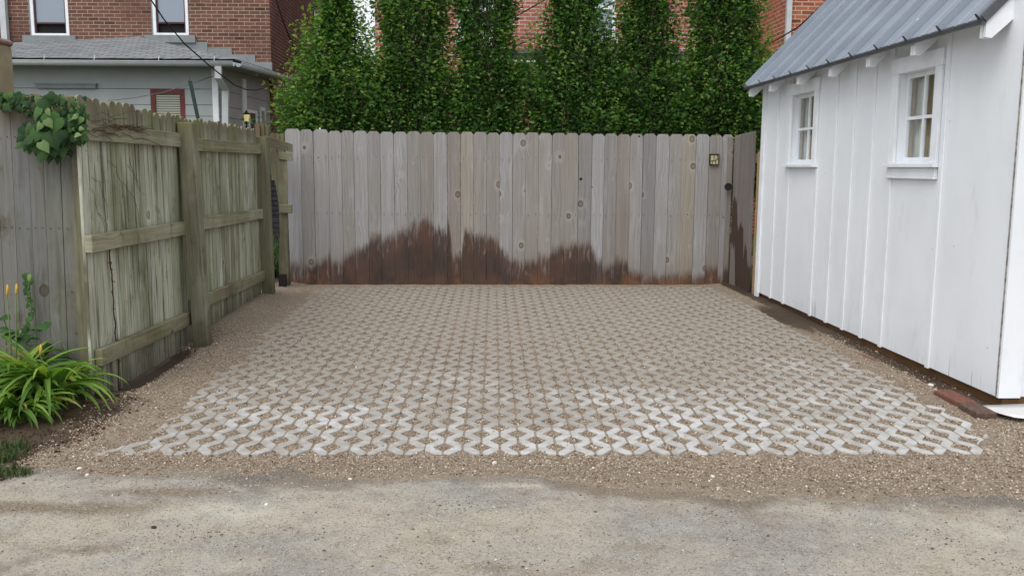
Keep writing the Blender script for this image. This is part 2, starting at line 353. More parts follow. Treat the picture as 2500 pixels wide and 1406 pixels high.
M['brickbrown'] = brick('brown_brick', srgb(112, 78, 68, .8), srgb(122, 86, 74, .8), srgb(138, 98, 84, .8), srgb(184, 168, 152, .8), .006, .7)
M['brickside'] = brick('dark_brown_brick', srgb(128, 88, 78, .8), srgb(120, 82, 72, .8), srgb(142, 96, 84, .8), srgb(190, 172, 158, .8), .006, 0, dirt=.4)
M['brickpink'] = brick('pink_brick', srgb(176, 100, 90, .8), srgb(186, 110, 98, .8), srgb(168, 92, 82, .8), srgb(214, 196, 180, .8), .011, .3)
M['brickorange'] = brick('orange_brick', srgb(172, 98, 72, .8), srgb(188, 112, 84, .8), srgb(150, 82, 64, .8), srgb(204, 178, 156, .8), .010, .15)
M['greybrick'] = brick('grey_block', srgb(58, 58, 62, .8), srgb(66, 64, 68, .8), srgb(50, 50, 54, .8), srgb(34, 34, 36, .8), .008)
def shingle():
    m = Mat('asphalt_shingles', .92, .2); u, v, w = m.sep(m.loc())
    t = m.node('ShaderNodeTexBrick', {'Vector': m.comb(u, w, 0), 'Scale': 1., 'Mortar Size': .012, 'Mortar Smooth': .4, 'Bias': 0., 'Brick Width': .3, 'Row Height': .14,
               'Color1': (0, 0, 0, 1), 'Color2': (1, 1, 1, 1), 'Mortar': (.5, .5, .5, 1)}, offset=.5)
    cell = m.sep(t.outputs['Color'])[0]; n = m.noise(m.comb(u, 0, w), 6, 5, .7)
    c = m.mix(cell, srgb(128, 132, 136, .8), srgb(158, 162, 164, .8)); c = m.mix(m.step(n, .35, .7, 0, .5), c, srgb(108, 112, 116, .8))
    c = m.mix(t.outputs['Fac'], c, srgb(60, 62, 66, .8)); m.col(c); m.bump(m.ma('SUBTRACT', n, m.ma('MULTIPLY', t.outputs['Fac'], 2)), .5, .01); return m.m
M['shingle'] = shingle()
M['greypaint'] = plain('grey_siding', srgb(172, 179, 180, .85), .6, .3, var=.06, nscale=2)
M['greytrim'] = plain('grey_trim', srgb(138, 144, 146, .82), .6, var=.08)
M['gutter'] = plain('white_gutter', srgb(196, 202, 204, .85), .4, .4, var=.06)
M['redtrim'] = plain('red_frame', srgb(122, 62, 58, .75), .6); M['darkred'] = plain('dark_red_sash', srgb(84, 50, 54, .8), .5)
M['stucco'] = plain('beige_stucco', srgb(168, 154, 126, .8), .9, var=.12, nscale=6, bump=.5)
M['coping'] = plain('coping_stone', srgb(148, 120, 112, .8), .8, nscale=10, bump=.3)
M['greenpost'] = plain('green_steel_post', srgb(32, 58, 50, .9), .5)
M['conduit'] = plain('black_cable', (.015, .015, .016, 1), .5)
M['wirelight'] = plain('grey_wire', srgb(120, 120, 118, .8), .5)
M['door'] = plain('dark_red_door', srgb(76, 38, 38, .8), .5)
M['rustpaint'] = plain('weathered_white', srgb(190, 192, 190, .8), .7, var=.15, nscale=14)
def glass(name, tint, rough=.08):
    m = Mat(name, rough, .6); m.col(tint); return m.m
M['glassdark'] = glass('dark_glass', (.02, .024, .028, 1)); M['glassblue'] = glass('screen_glass', srgb(146, 158, 172, .85), .3)
def clearglass():
    m = Mat('clear_glass', .03, .5); t = m.node('ShaderNodeBsdfTransparent', {'Color': (.95, .97, .97, 1)}); g = m.node('ShaderNodeBsdfGlossy', {'Roughness': .03, 'Color': (1, 1, 1, 1)})
    fc = m.node('ShaderNodeLayerWeight', {'Blend': .5}).outputs['Facing']; mx = m.node('ShaderNodeMixShader'); m.set(mx.inputs[0], m.ma('MULTIPLY_ADD', m.ma('POWER', fc, 4), .7, .04)); m.set(mx.inputs[1], t.outputs[0]); m.set(mx.inputs[2], g.outputs[0])
    m.nt.links.new(mx.outputs[0], m.out.inputs[0]); return m.m
M['glass'] = clearglass()
def curtain():
    m = Mat('white_curtain', .9, .1); p = m.pos(); f = m.noise(m.vm('MULTIPLY', p, (40, 26, 1.2)), 1, 2)
    m.col(m.mix(f, srgb(222, 224, 216, .95), srgb(242, 242, 236, .98))); m.bump(f, .6, .03); return m.m
M['curtain'] = curtain()
def blind():
    m = Mat('window_blind', .7, .2); pz = m.sep(m.pos())[2]; s = m.ma('SINE', m.ma('MULTIPLY', pz, 170))
    m.col(m.mix(m.step(s, -.6, .4), srgb(110, 114, 106, .8), srgb(196, 198, 182, .85))); return m.m
M['blind'] = blind()
def lampglow():
    m = Mat('amber_lamp_glass', .3, .4); m.col(srgb(200, 185, 110, .8)); m.set(m.b.inputs['Emission Color'], (1, .78, .32, 1)); m.set(m.b.inputs['Emission Strength'], .35); return m.m
M['lamp'] = lampglow()
M['creamglass'] = plain('cream_glass', srgb(206, 196, 152, .8), .3, var=.05)
M['redbrickpiece'] = plain('loose_red_brick', srgb(128, 86, 74, .75), .9, nscale=60, var=.3, bump=.5)
M['greybrickpiece'] = plain('worn_brown_brick', srgb(104, 84, 74, .75), .9, nscale=60, var=.3, bump=.5)
M['flash'] = plain('white_flashing', srgb(214, 214, 212, .85), .45, var=.1)

# ------------------------------------------------------------------ ground materials
def gravel_cells(m, scale, off=0.):
    p = m.pos(); wv = m.noise(p, 60, 2, out='Color'); q = m.vm('ADD', p, m.vm('SCALE', m.vm('SUBTRACT', wv, (.5, .5, .5)), .006))
    q = m.vm('MULTIPLY', m.vm('ADD', q, (off, off, 0)), (1, 1, .3))
    vo = m.voro(q, scale); rc = m.sep(vo['Color'])[0]
    c = m.ramp(rc, [(0, srgb(84, 73, 63, .8)), (.2, srgb(132, 116, 99, .8)), (.42, srgb(172, 154, 133, .8)), (.58, srgb(146, 129, 111, .8)), (.74, srgb(194, 180, 160, .8)), (.88, srgb(118, 101, 84, .8)), (1, srgb(230, 220, 204, .85))])
    edge = m.step(vo['Distance'], .5, .85)
    return m.mix(m.ma('MULTIPLY', edge, .45), c, srgb(70, 58, 46, .8)), m.ma('SUBTRACT', 1, vo['Distance'])
def gravel_mat():
    m = Mat('pea_gravel', .9, .25); p = m.pos()
    c, h = gravel_cells(m, 150); c2, h2 = gravel_cells(m, 95, 3.3)
    c = m.mix(.35, c, c2)
    soil = m.attr('soil'); n = m.noise(p, 30, 5, .7); sm = m.step(m.ma('ADD', soil, m.ma('MULTIPLY', m.ma('SUBTRACT', n, .5), .7)), .35, .6)
    dc = m.mix(m.noise(p, 90, 4, .7), srgb(42, 34, 28, .8), srgb(96, 78, 62, .8))
    c = m.mix(sm, c, dc)
    c = m.mix(m.step(m.noise(p, 1.6, 4), .35, .7, 0, .25), c, srgb(120, 107, 92, .8)); c = m.mix(m.ma('MULTIPLY', m.attr('dust'), m.step(m.noise(p, 20, 5, .7), .25, .7)), c, srgb(140, 128, 112, .8))
    m.col(c); m.bump(m.ma('ADD', h, m.ma('MULTIPLY', n, .5)), .8, .006); return m.m
M['gravel'] = gravel_mat()
def alley_mat():
    m = Mat('alley_surface', .92, .2); p = m.pos(); pf = m.vm('MULTIPLY', p, (1, 1.4, 1))
    n1 = m.noise(pf, .9, 5, .6); n2 = m.noise(m.vm('ADD', pf, (7, 3, 0)), 2.6, 5, .65); n3 = m.noise(p, 85, 5, .8); n4 = m.noise(p, 13, 6, .72)
    c = m.mix(m.step(n1, .38, .6), srgb(164, 158, 150, .8), srgb(190, 181, 163, .8)); pat = m.attr('pale')
    c = m.mix(m.step(m.ma('ADD', pat, m.ma('MULTIPLY', m.ma('SUBTRACT', n2, .5), 1.6)), .25, .9), c, srgb(204, 198, 180, .8)); c = m.mix(m.step(m.ma('ADD', m.attr('brown'), m.ma('MULTIPLY', m.ma('SUBTRACT', n2, .5), .9)), .25, .85), c, srgb(142, 128, 108, .8))
    c = m.mix(m.step(n2, .52, .7, 0, .55), c, srgb(154, 138, 116, .8))
    c = m.mix(m.step(n2, .46, .32, 0, .5), c, srgb(178, 176, 174, .8))
    c = m.mix(m.step(n4, .50, .68, 0, .42), c, srgb(132, 124, 112, .8))
    c = m.mix(m.step(n4, .47, .32, 0, .4), c, srgb(206, 200, 188, .8)); c = m.mix(1, c, (1.10, 1.11, 1.12, 1), 'MULTIPLY')
    c = m.mix(m.step(n3, .53, .68, 0, .6), c, srgb(104, 96, 86, .8))
    c = m.mix(m.step(n3, .46, .34, 0, .5), c, srgb(220, 216, 206, .82))
    d = m.attr('damp'); dm = m.step(m.ma('ADD', d, m.ma('MULTIPLY', m.ma('SUBTRACT', n4, .5), .9)), .15, .85)
    dc = m.mix(m.step(m.noise(p, 1.7, 4), .4, .6), srgb(134, 127, 117, .8), srgb(148, 135, 118, .8))
    dc = m.mix(m.step(n3, .6, .72, 0, .4), dc, srgb(150, 140, 126, .8))
    c = m.mix(dm, c, dc)
    v = m.voro(p, 170); sp = m.ma('MULTIPLY', m.step(v['Distance'], .5, .3), m.ma('GREATER_THAN', m.sep(v['Color'])[0], .68))
    spc = m.ramp(m.sep(v['Color'])[1], [(0, srgb(84, 78, 72, .8)), (.4, srgb(120, 112, 104, .8)), (.6, srgb(214, 210, 202, .85)), (1, srgb(232, 230, 226, .88))])
    c = m.mix(m.ma('MULTIPLY', sp, .8), c, spc)
    m.col(c); m.bump(m.ma('ADD', m.ma('ADD', n3, m.ma('MULTIPLY', n4, .8)), m.ma('MULTIPLY', sp, .5)), .9, .012); return m.m
M['alley'] = alley_mat()
def jointsand():
    m = Mat('joint_sand', .9, .2); c, h = gravel_cells(m, 210); c = m.mix(.45, c, srgb(150, 140, 126, .8)); m.col(c); m.bump(h, .6, .004); return m.m
M['jointsand'] = jointsand()
def soil_mat(name, a, b, green=0.):
    m = Mat(name, .95, .15); p = m.pos(); n = m.noise(p, 14, 6, .75); c = m.mix(m.step(n, .3, .7), a, b)
    if green: c = m.mix(m.step(m.noise(p, 5, 5), .4, .6, 0, green), c, srgb(62, 88, 40, .8))
    m.col(c); m.bump(n, .9, .03); return m.m
M['soil'] = soil_mat('dark_soil', srgb(52, 42, 34, .8), srgb(104, 86, 70, .8)); M['lawn'] = soil_mat('yard_ground', srgb(78, 72, 54, .8), srgb(96, 92, 66, .8), .9)
def paver_mat():
    m = Mat('paver_concrete', .85, .25); p = m.pos(); px, py, pz = m.sep(p)
    r = m.rnd(); n = m.noise(p, 15, 5, .7); n2 = m.noise(p, 1.3, 4, .6); nf = m.noise(p, 110, 3, .7)
    near = m.step(py, 6.4, 3.8)                                            # fine tan dust lies thicker towards the fence
    lime = m.ma('ADD', m.ma('ADD', m.ma('MULTIPLY', m.ma('SUBTRACT', n2, .5), .55), m.ma('MULTIPLY', r, .5)), m.ma('ADD', m.ma('MULTIPLY', near, .62), m.ma('MULTIPLY', m.ma('SUBTRACT', n, .5), 2.0)))
    lime = m.ma('ADD', lime, m.ma('MULTIPLY', px, .07))
    base = m.mix(m.step(n, .3, .7), srgb(162, 157, 149, .8), srgb(148, 143, 135, .8))
    c = m.mix(m.step(lime, .38, 1.35), base, srgb(204, 205, 205, .82))
    c = m.mix(m.step(m.noise(p, 26, 4, .7), .56, .74, 0, .35), c, srgb(150, 136, 118, .8))
    dust = m.ma('MULTIPLY', m.step(py, 4.6, 7.5, .15, .75), m.step(m.noise(p, 3.1, 4), .25, .6))
    c = m.mix(dust, c, srgb(158, 149, 136, .8))
    c = m.mix(m.step(nf, .58, .75, 0, .35), c, srgb(122, 114, 104, .8))
    m.col(c); m.bump(m.ma('ADD', nf, m.ma('MULTIPLY', n, .6)), .3, .004); return m.m
M['paver'] = paver_mat()
def stone_mat():
    m = Mat('pebbles', .85, .3); r = m.rnd()
    m.col(m.ramp(r, [(0, srgb(84, 72, 62, .8)), (.12, srgb(128, 110, 94, .8)), (.3, srgb(176, 156, 132, .8)), (.45, srgb(142, 124, 107, .8)), (.6, srgb(200, 184, 162, .8)), (.75, srgb(116, 96, 80, .8)), (.88, srgb(168, 153, 136, .8)), (1, srgb(236, 226, 210, .88))])); return m.m
M['stone'] = stone_mat()
def palestone():
    m = Mat('pale_stones', .85, .3); m.col(m.ramp(m.rnd(), [(0, srgb(92, 88, 84, .8)), (.2, srgb(130, 124, 116, .8)), (.4, srgb(160, 153, 143, .8)), (.7, srgb(196, 190, 180, .85)), (1, srgb(226, 222, 216, .88))])); m.bump(m.noise(m.pos(), 80, 3), .4, .003); return m.m
M['palestone'] = palestone(); M['darkstone'] = plain('dark_crumbs', srgb(104, 94, 82, .8), .9, var=.35, nscale=60)

# ------------------------------------------------------------------ foliage materials
def leafmat(name, stops, trans=.35, rough=.58, spec=.22):
    m = Mat(name, rough, spec); c = m.ramp(m.rnd(), stops); m.col(c)
    t = m.node('ShaderNodeBsdfTranslucent'); m.set(t.inputs[0], m.mix(1, c, (1.3, 1.5, .5, 1), 'MULTIPLY'))
    mx = m.node('ShaderNodeMixShader', {0: trans}); m.nt.links.new(m.b.outputs[0], mx.inputs[1]); m.nt.links.new(t.outputs[0], mx.inputs[2]); m.nt.links.new(mx.outputs[0], m.out.inputs[0])
    return m.m
M['leaf'] = leafmat('hornbeam_leaves', [(0, (.034, .085, .022, 1)), (.35, (.052, .13, .028, 1)), (.6, (.075, .175, .034, 1)), (.8, (.105, .215, .045, 1)), (1, (.20, .29, .06, 1))], .42)
M['leafpale'] = leafmat('pale_leaves', [(0, (.10, .17, .07, 1)), (1, (.22, .33, .12, 1))])
M['ivy'] = leafmat('ivy_leaves', [(0, (.018, .045, .02, 1)), (.55, (.034, .08, .026, 1)), (.85, (.07, .15, .04, 1)), (1, (.22, .30, .13, 1))], .25)
M['grass'] = leafmat('grass_blades', [(0, (.03, .06, .018, 1)), (.7, (.07, .12, .035, 1)), (1, (.2, .2, .08, 1))], .3)
M['lily'] = leafmat('lily_leaves', [(0, (.06, .13, .026, 1)), (.4, (.12, .23, .042, 1)), (.72, (.21, .33, .06, 1)), (.88, (.32, .35, .08, 1)), (1, (.36, .25, .11, 1))], .35)
M['bark'] = plain('bark', srgb(84, 74, 64, .7), .9, nscale=20, bump=.4)
M['stem'] = plain('dry_stem', srgb(150, 124, 88, .75), .8); M['greenstem'] = plain('green_stem', srgb(96, 120, 60, .75), .6)
M['bud'] = plain('orange_bud', srgb(214, 172, 66, .8), .6, var=.2, nscale=40)

# ================================================================== THE GROUND
YD = Vector((-.046, 1, 0)).normalized(); XD = Vector((YD.y, -YD.x, 0))      # directions of the yard
SH0 = Vector((2.549, 4.45, 0))                                             # shed corner line runs SH0 + YD*t (side wall face)
def edge_line(x):                                                         # where the loose gravel ends on the alley
    return np.interp(x, [-4, -2.2, -1.2, -.6, 0, .6, 1.1, 1.6, 2.3, 4, 8], [3.5, 3.55, 3.60, 3.56, 3.56, 3.42, 3.36, 3.36, 3.36, 3.36, 3.4]) + .05 * vnoise(x, x * 0, 5, 2) + .025 * vnoise(x, x * 0, 17, 4)
PE = Vector((.9998, .0208, 0)); PF = Vector((-.0208, .9998, 0)); P0 = Vector((-.056, 4.164, 0))     # paving directions and origin
PW, PR = .1682, .402
def pad_uv(x, y): dx, dy = x - P0.x, y - P0.y; return dx * PE.x + dy * PE.y, dx * PF.x + dy * PF.y
def pad_left(y): return np.interp(y, [3.7, 4.3, 5, 6, 7.4, 9, 9.5], [-1.80, -1.87, -1.96, -1.98, -2.08, -2.1, -2.1])
def pad_right(y): return np.interp(y, [3.7, 4.2, 4.9, 5.6, 7.5, 9.2], [2.2, 2.32, 2.33, 2.34, 2.32, 2.34])
def fence_x(y): return np.interp(y, [3.5, 4.7, 6, 8.35, 9.3], [-2.2, -2.2, -2.24, -2.36, -2.36])
def gravel_h(x, y):
    x = np.asarray(x, float); y = np.asarray(y, float)
    dl = x - pad_left(y); dr = pad_right(y) - x; df = y - 3.765; db = 9.3 + .046 * x - y
    inside = np.minimum(np.minimum(dl, dr), np.minimum(df, db))
    n = .5 * fbm(x, y, 3, 5) + .5 * fbm(x, y, 9, 6)
    cover = 1 - sstep(-.02, .17 + .16 * (dl < .5), inside + .13 * n + np.where(df < np.minimum(dl, dr), .22, 0))
    h = -.0065 + .0022 * fbm(x, y, 7, 1) + .016 * cover
    front = sstep(0, .06, -df); h = h - .012 * front                     # the paving stands proud at the front
    he = y - edge_line(x)                                                # falls under the alley beyond the line
    h = h - .03 * sstep(.06, -.16, he) + .004 * fbm(x, y, 26, 18) * sstep(.2, 0, np.abs(he)) + .004 * fbm(x, y, 12, 8)
    lf = x - fence_x(y); h = h + .03 * sstep(.25, 0, lf) * sstep(6.2, 7, y)
    rs = (2.5 - .046 * (y - 4.45)) - x
    h = h + .02 * sstep(.25, 0, rs) * sstep(5.5, 7.5, y) 
    h = h - .05 * sstep(.16, .02, lf) * sstep(6.2, 5.6, y) * sstep(4.75, 5.0, y)   # hollow below the rotten boards
    h = h + .03 * sstep(.42, .1, np.abs(lf)) * sstep(4.8, 4.5, y) * sstep(3.9, 4.2, y) * (1 + fbm(x, y, 9, 3))
    return h
def soil_mask(x, y):
    lf = x - fence_x(y); rs = (2.52 - .046 * (y - 4.45)) - x
    a = sstep(.24, .02, lf) * sstep(6.3, 5.7, y)
    a = np.maximum(a, sstep(.42, .12, lf) * sstep(4.9, 4.5, y) * sstep(3.55, 3.9, y) * .75)
    a = np.maximum(a, sstep(.13, .02, rs) * .8 * (y > 4.5)); a = np.where((x > 2.45) & (y < 4.5), a * .2, a)
    a = np.maximum(a, np.exp(-((rs - .12) / .1) ** 2 - ((y - 7.3) / .8) ** 2) * .95)
    a = np.maximum(a, sstep(-2.35, -2.5, x) * .7)
    return a
def alley_h(x, y):
    return -.016 + .008 * fbm(x, y, 1.1, 11) + .003 * fbm(x, y, 7, 12) - .05 * sstep(0, .25, y - edge_line(x) - .02)
def hgrid(name, xs, ys, hf, attrs, mat, kind='structure', label=None):
    X, Y = np.meshgrid(xs, ys); Z = hf(X, Y); n, mm = X.shape
    co = np.stack([X, Y, Z], -1).reshape(-1, 3).astype('f')
    i = np.arange(n * mm).reshape(n, mm); q = np.stack([i[:-1, :-1], i[:-1, 1:], i[1:, 1:], i[1:, :-1]], -1).reshape(-1, 4)
    me = bpy.data.meshes.new(name); me.vertices.add(len(co)); me.vertices.foreach_set('co', co.ravel())
    me.loops.add(q.size); me.loops.foreach_set('vertex_index', q.ravel().astype('i')); me.polygons.add(len(q))
    me.polygons.foreach_set('loop_start', (np.arange(len(q)) * 4).astype('i')); me.update(calc_edges=True)
    me.polygons.foreach_set('use_smooth', np.ones(len(q), bool))
    for k, f in attrs.items():
        a = me.attributes.new(k, 'FLOAT', 'POINT'); a.data.foreach_set('value', f(X, Y).ravel().astype('f'))
    me.materials.append(mat); o = bpy.data.objects.new(name, me); COL.objects.link(o); tag(o, label, None, None, kind); return o
hgrid('ground', np.concatenate([[-120, -60, -30, -16], np.linspace(-10, 10, 41), [16, 30, 60, 120]]), np.concatenate([[-60, -20, -6], np.linspace(0, 20, 41), [30, 60, 150]]),
      lambda x, y: -.075 + .0 * x + .09 * sstep(9.6, 10.2, y), {}, M['lawn'])
fx = np.unique(np.concatenate([np.linspace(-9, -3.2, 30), np.arange(-3.2, 3.4, .02), np.linspace(3.4, 9, 28)]))
hgrid('gravel_bed', fx, np.arange(3.1, 9.6, .02), gravel_h, {'soil': soil_mask, 'dust': lambda x, y: .9 * sstep(.24 + .1 * fbm(x, y, 2.5, 71), -.03, y - edge_line(x))}, M['gravel'])
def blobs(x, y, l): return sum(a * np.exp(-((x - p.x) / sx) ** 2 - ((y - p.y) / sy) ** 2) for p, sx, sy, a in l)
PALE = [(G(560, 1240), .30, .13, .9), (G(820, 1170), .12, .05, .8), (G(1290, 1172), .22, .035, .9), (G(560, 1370), .2, .08, .6), (G(1660, 1370), .12, .06, .5), (G(2150, 1260), .3, .1, .5), (G(1980, 1380), .14, .05, .6), (G(2450, 1290), .2, .12, .6)]
BROWN = [(G(100, 1230), .45, .09, .9), (G(420, 1190), .4, .06, .8), (G(200, 1330), .2, .06, .7), (G(1200, 1370), .2, .05, .5), (G(1560, 1320), .2, .08, .6), (G(2330, 1230), .25, .05, .5), (G(600, 1395), .25, .05, .5)]
def damp(x, y):
    d = edge_line(x) - y; w = .13 + .07 * fbm(x, y * 0, 1.3, 21)
    return sstep(w + .12, w * .6, d) * (0.55 + .6 * sstep(-.4, .3, fbm(x, y * 0, .9, 25))) + .35 * sstep(.35, .7, fbm(x, y, 1.4, 31))
fy = np.unique(np.concatenate([np.linspace(-9, 2, 24), np.arange(2, 3.95, .02)]))
hgrid('alley', np.unique(np.concatenate([np.linspace(-40, -3.2, 30), np.arange(-3.2, 3.4, .02), np.linspace(3.4, 40, 30)])), fy, alley_h, {'damp': damp, 'pale': lambda x, y: blobs(x, y, PALE), 'brown': lambda x, y: blobs(x, y, BROWN)}, M['alley'])

# ------------------------------------------------------------------ concrete grid paving
def build_paving():
    V, F, RN = [], [], []
    D, Wd, hw, hd = -.030, .0048, .0500, .0620      # depth, slot half width, diamond half width / half depth
    sh = PR / 4                                    # quarter row
    for rrow in range(-1, 13):
        v0 = rrow * PR
        for k in range(-28, 32):                   # half columns
            kx = k * PW / 2; isB = (k % 2 == 0)
            # band between the column line k (left) and k+1 (right)
            kB = k // 2 if isB else (k + 1) // 2
            thinL = isB and ((k // 2 + 2 * (rrow % 2)) % 4 == 0)
            thinR = (not isB) and (((k + 1) // 2 + 2 * (rrow % 2)) % 4 == 0)
            wl = .0018 if thinL else Wd; wr = .0018 if thinR else Wd
            if k % 2 == 0: wr = Wd
            cell = ((k // 2 if isB else (k + 1) // 2) + 2 * (rrow % 2))
            rid = math.floor((k + 4 * (rrow % 2)) / 8)
            u = kx; U = kx + PW / 2; e = .0022
            def side(B, s, x0, w):                 # profile of one side; B: diamonds at the seam and at mid row, else at 1/4 and 3/4
                if B: pts = [(hw, 0 + e), (w, hd), (w, 2 * sh - hd), (hw, 2 * sh), (w, 2 * sh + hd), (w, 4 * sh - hd), (hw, 4 * sh - e)]
                else: pts = [(w, 0 + e), (w, sh - hd), (hw, sh), (w, sh + hd), (w, 3 * sh - hd), (hw, 3 * sh), (w, 3 * sh + hd), (w, 4 * sh - e)]
                return [(x0 + s * a, b) for a, b in pts]
            Lp_ = side(isB, 1, u, wl); Rp = side(not isB, -1, U, wr)
            # rounded ends at the seam where an A slot meets it
            poly = Lp_ + Rp[::-1]
            cxu, cyv = sum(p[0] for p in poly) / len(poly), v0 + PR / 2
            w_ = P0 + PE * cxu + PF * cyv
            if not (pad_left(w_.y) - .02 < w_.x < pad_right(w_.y) + .0) or w_.y > 9.3 + .046 * w_.x - .05: continue
            wz = random.uniform(-.0016, .0016); tx, ty = random.uniform(-.006, .006), random.uniform(-.006, .006)
            o = len(V); n = len(poly)
            cen = np.array(poly)
            # inset ring for a worn arris
            nx = len(poly); ins = []
            for i in range(n):
                p0, p1, p2 = cen[i - 1], cen[i], cen[(i + 1) % n]
                d1 = (p1 - p0) / (np.linalg.norm(p1 - p0) + 1e-9); d2 = (p2 - p1) / (np.linalg.norm(p2 - p1) + 1e-9)
                n1 = np.array([d1[1], -d1[0]]); n2 = np.array([d2[1], -d2[0]]); nb = n1 + n2; L = np.dot(nb, n1)
                ins.append(p1 + nb / max(L, .45) * .0018)
            def W(p, z): q = P0 + PE * p[0] + PF * (p[1] + v0); return (q.x, q.y, z + wz + tx * (p[0] - cxu) * 4 + ty * (p[1] - PR / 2))
            jit = [(p[0] + random.uniform(-.0009, .0009), p[1] + random.uniform(-.0009, .0009)) for p in poly]
            V += [W(p, 0) for p in ins] + [W(p, -.0028) for p in jit] + [W(p, D) for p in jit]
            F.append([o + i for i in range(n)][::-1])
            for i in range(n):
                j = (i + 1) % n; F.append([o + i, o + j, o + n + j, o + n + i]); F.append([o + n + i, o + n + j, o + 2 * n + j, o + 2 * n + i])
            pr = (math.sin(rid * 12.9898 + rrow * 78.233 + (k // 2) * 3.7 * (random.random() < .25)) * 43758.5453) % 1
            RN += [min(1, max(0, pr * .8 + random.uniform(0, .2)))] * (3 * n)
    fl = MB()
    for rrow in range(-1, 13):
        for k in range(-28, 33):
            isB = (k % 2 == 0); c_ = [(hd, 2 * sh - hd), (2 * sh + hd, 4 * sh - hd)] if isB else [(0, sh - hd), (sh + hd, 3 * sh - hd), (3 * sh + hd, 4 * sh)]
            for a, b in c_:
                q = P0 + PE * (k * PW / 2) + PF * (rrow * PR + (a + b) / 2)
                if not (pad_left(q.y) < q.x < pad_right(q.y)) or q.y > 9.3 + .046 * q.x - .05: continue
                zf = -.0030 + random.uniform(-.0012, .0008); g = lambda u, v, z: tuple(P0 + PE * (k * PW / 2 + u) + PF * (rrow * PR + v) + Vector((0, 0, z)))
                fl.add([g(-.008, a - .002, zf), g(.008, a - .002, zf), g(.008, b + .002, zf), g(-.008, b + .002, zf)], [(0, 1, 2, 3)])
    tag(fl.build('joint_sand', M['jointsand']), None, None, None, 'structure')
    me = bpy.data.meshes.new('concrete_grid_paving'); me.from_pydata(V, [], F)
    a = me.attributes.new('rnd', 'FLOAT', 'POINT'); a.data.foreach_set('value', np.array(RN, 'f'))
    me.materials.append(M['paver']); me.update()
    import bmesh
    bm = bmesh.new(); bm.from_mesh(me); bmesh.ops.recalc_face_normals(bm, faces=bm.faces); bm.to_mesh(me); bm.free()
    o = bpy.data.objects.new('concrete_grid_paving', me); COL.objects.link(o); tag(o, None, None, None, 'structure')
build_paving()
def on_concrete(x, y):
    u, v = pad_uv(x, y); uu = np.mod(u, PW); vv = np.mod(v, PR / 2)
    def dm(du, dv): return np.abs(du) / .0495 + np.abs(dv) / .0615 < 1
    B = dm(uu, vv) | dm(uu - PW, vv) | dm(uu, vv - PR / 2) | dm(uu - PW, vv - PR / 2); A = dm(uu - PW / 2, vv - PR / 4)
    return ~(A | B) & (x > pad_left(y) - .05) & (x < pad_right(y) + .03) & (y > 3.76)

# ------------------------------------------------------------------ loose stones
def stones(name, pts, size, mat, rn=None, kind='stuff', flat=.7, subdiv=False):
    """many small angular stones in one mesh (nobody could count them)"""
    n = len(pts)
    base = np.array([[1, 0, 0], [-1, 0, 0], [0, 1, 0], [0, -1, 0], [0, 0, 1], [0, 0, -1], [.62, .62, .45], [-.6, .6, -.4], [.6, -.6, .5], [-.6, -.62, .4]], float)[:6 if not subdiv else 6]
    fb = np.array([[0, 2, 4], [2, 1, 4], [1, 3, 4], [3, 0, 4], [2, 0, 5], [1, 2, 5], [3, 1, 5], [0, 3, 5]])
    k = len(base); sc = size[:, None, None] * rng.uniform(.65, 1.25, (n, k, 1)) * np.array([1, .85, flat])
    v = base[None] * sc; a = rng.uniform(0, 6.283, n); ca, sa = np.cos(a)[:, None], np.sin(a)[:, None]
    t = rng.uniform(-.6, .6, n)[:, None]; vz = v[..., 2] * np.cos(t) + v[..., 0] * np.sin(t); vx = v[..., 0] * np.cos(t) - v[..., 2] * np.sin(t)
    x = vx * ca - v[..., 1] * sa; y = vx * sa + v[..., 1] * ca
    co = np.stack([x, y, vz], -1) + pts[:, None, :]
    f = (fb[None] + (np.arange(n) * k)[:, None, None]).reshape(-1, 3)
    me = bpy.data.meshes.new(name); me.vertices.add(n * k); me.vertices.foreach_set('co', co.astype('f').ravel())
    me.loops.add(f.size); me.loops.foreach_set('vertex_index', f.ravel().astype('i')); me.polygons.add(len(f))
    me.polygons.foreach_set('loop_start', (np.arange(len(f)) * 3).astype('i')); me.update(calc_edges=True)
    at = me.attributes.new('rnd', 'FLOAT', 'POINT'); at.data.foreach_set('value', np.repeat(rng.random(n) if rn is None else rn, k).astype('f'))
    me.materials.append(mat); o = bpy.data.objects.new(name, me); COL.objects.link(o); tag(o, None, None, None, kind); return o
def scatter(n, x0, x1, y0, y1): return rng.uniform(x0, x1, n), rng.uniform(y0, y1, n)
xs, ys = scatter(70000, -2.6, 3.3, 3.25, 4.4); x2, y2 = scatter(90000, -2.4, 2.6, 4.4, 6.6)
xs = np.concatenate([xs, x2]); ys = np.concatenate([ys, y2])
ok = ~on_concrete(xs, ys) | ((rng.random(len(xs)) < .008)); ok &= (gravel_h(xs, ys) > alley_h(xs, ys) - .004) & (soil_mask(xs, ys) < .45 + .4 * rng.random(len(xs)))
ok &= (ys > edge_line(xs) - .04) & (np.abs(xs) < ys * .62 + .15)
ok &= ~((ys < edge_line(xs) + .06) & (rng.random(len(xs)) < .5))
xs, ys = xs[ok], ys[ok]; sz = rng.gamma(6, .00055, len(xs)) + .0011
zz = np.where(on_concrete(xs, ys), .001, gravel_h(xs, ys)) + sz * .25
tag(stones('pea_gravel', np.stack([xs, ys, zz], -1), sz, M['stone']), 'loose tan and brown pea gravel in the paving cells and in front')
xs, ys = scatter(16000, -2.4, 2.9, 2.9, 3.75); d_ = edge_line(xs) - ys; ok = (d_ > -.06) & (rng.random(len(xs)) < np.exp(-np.maximum(d_, 0) / .07) * np.clip(.9 + 1.2 * fbm(xs, ys, 3, 61), .05, 1) + .012)
xs, ys = xs[ok], ys[ok]; sz = rng.gamma(6, .00055, len(xs)) + .001
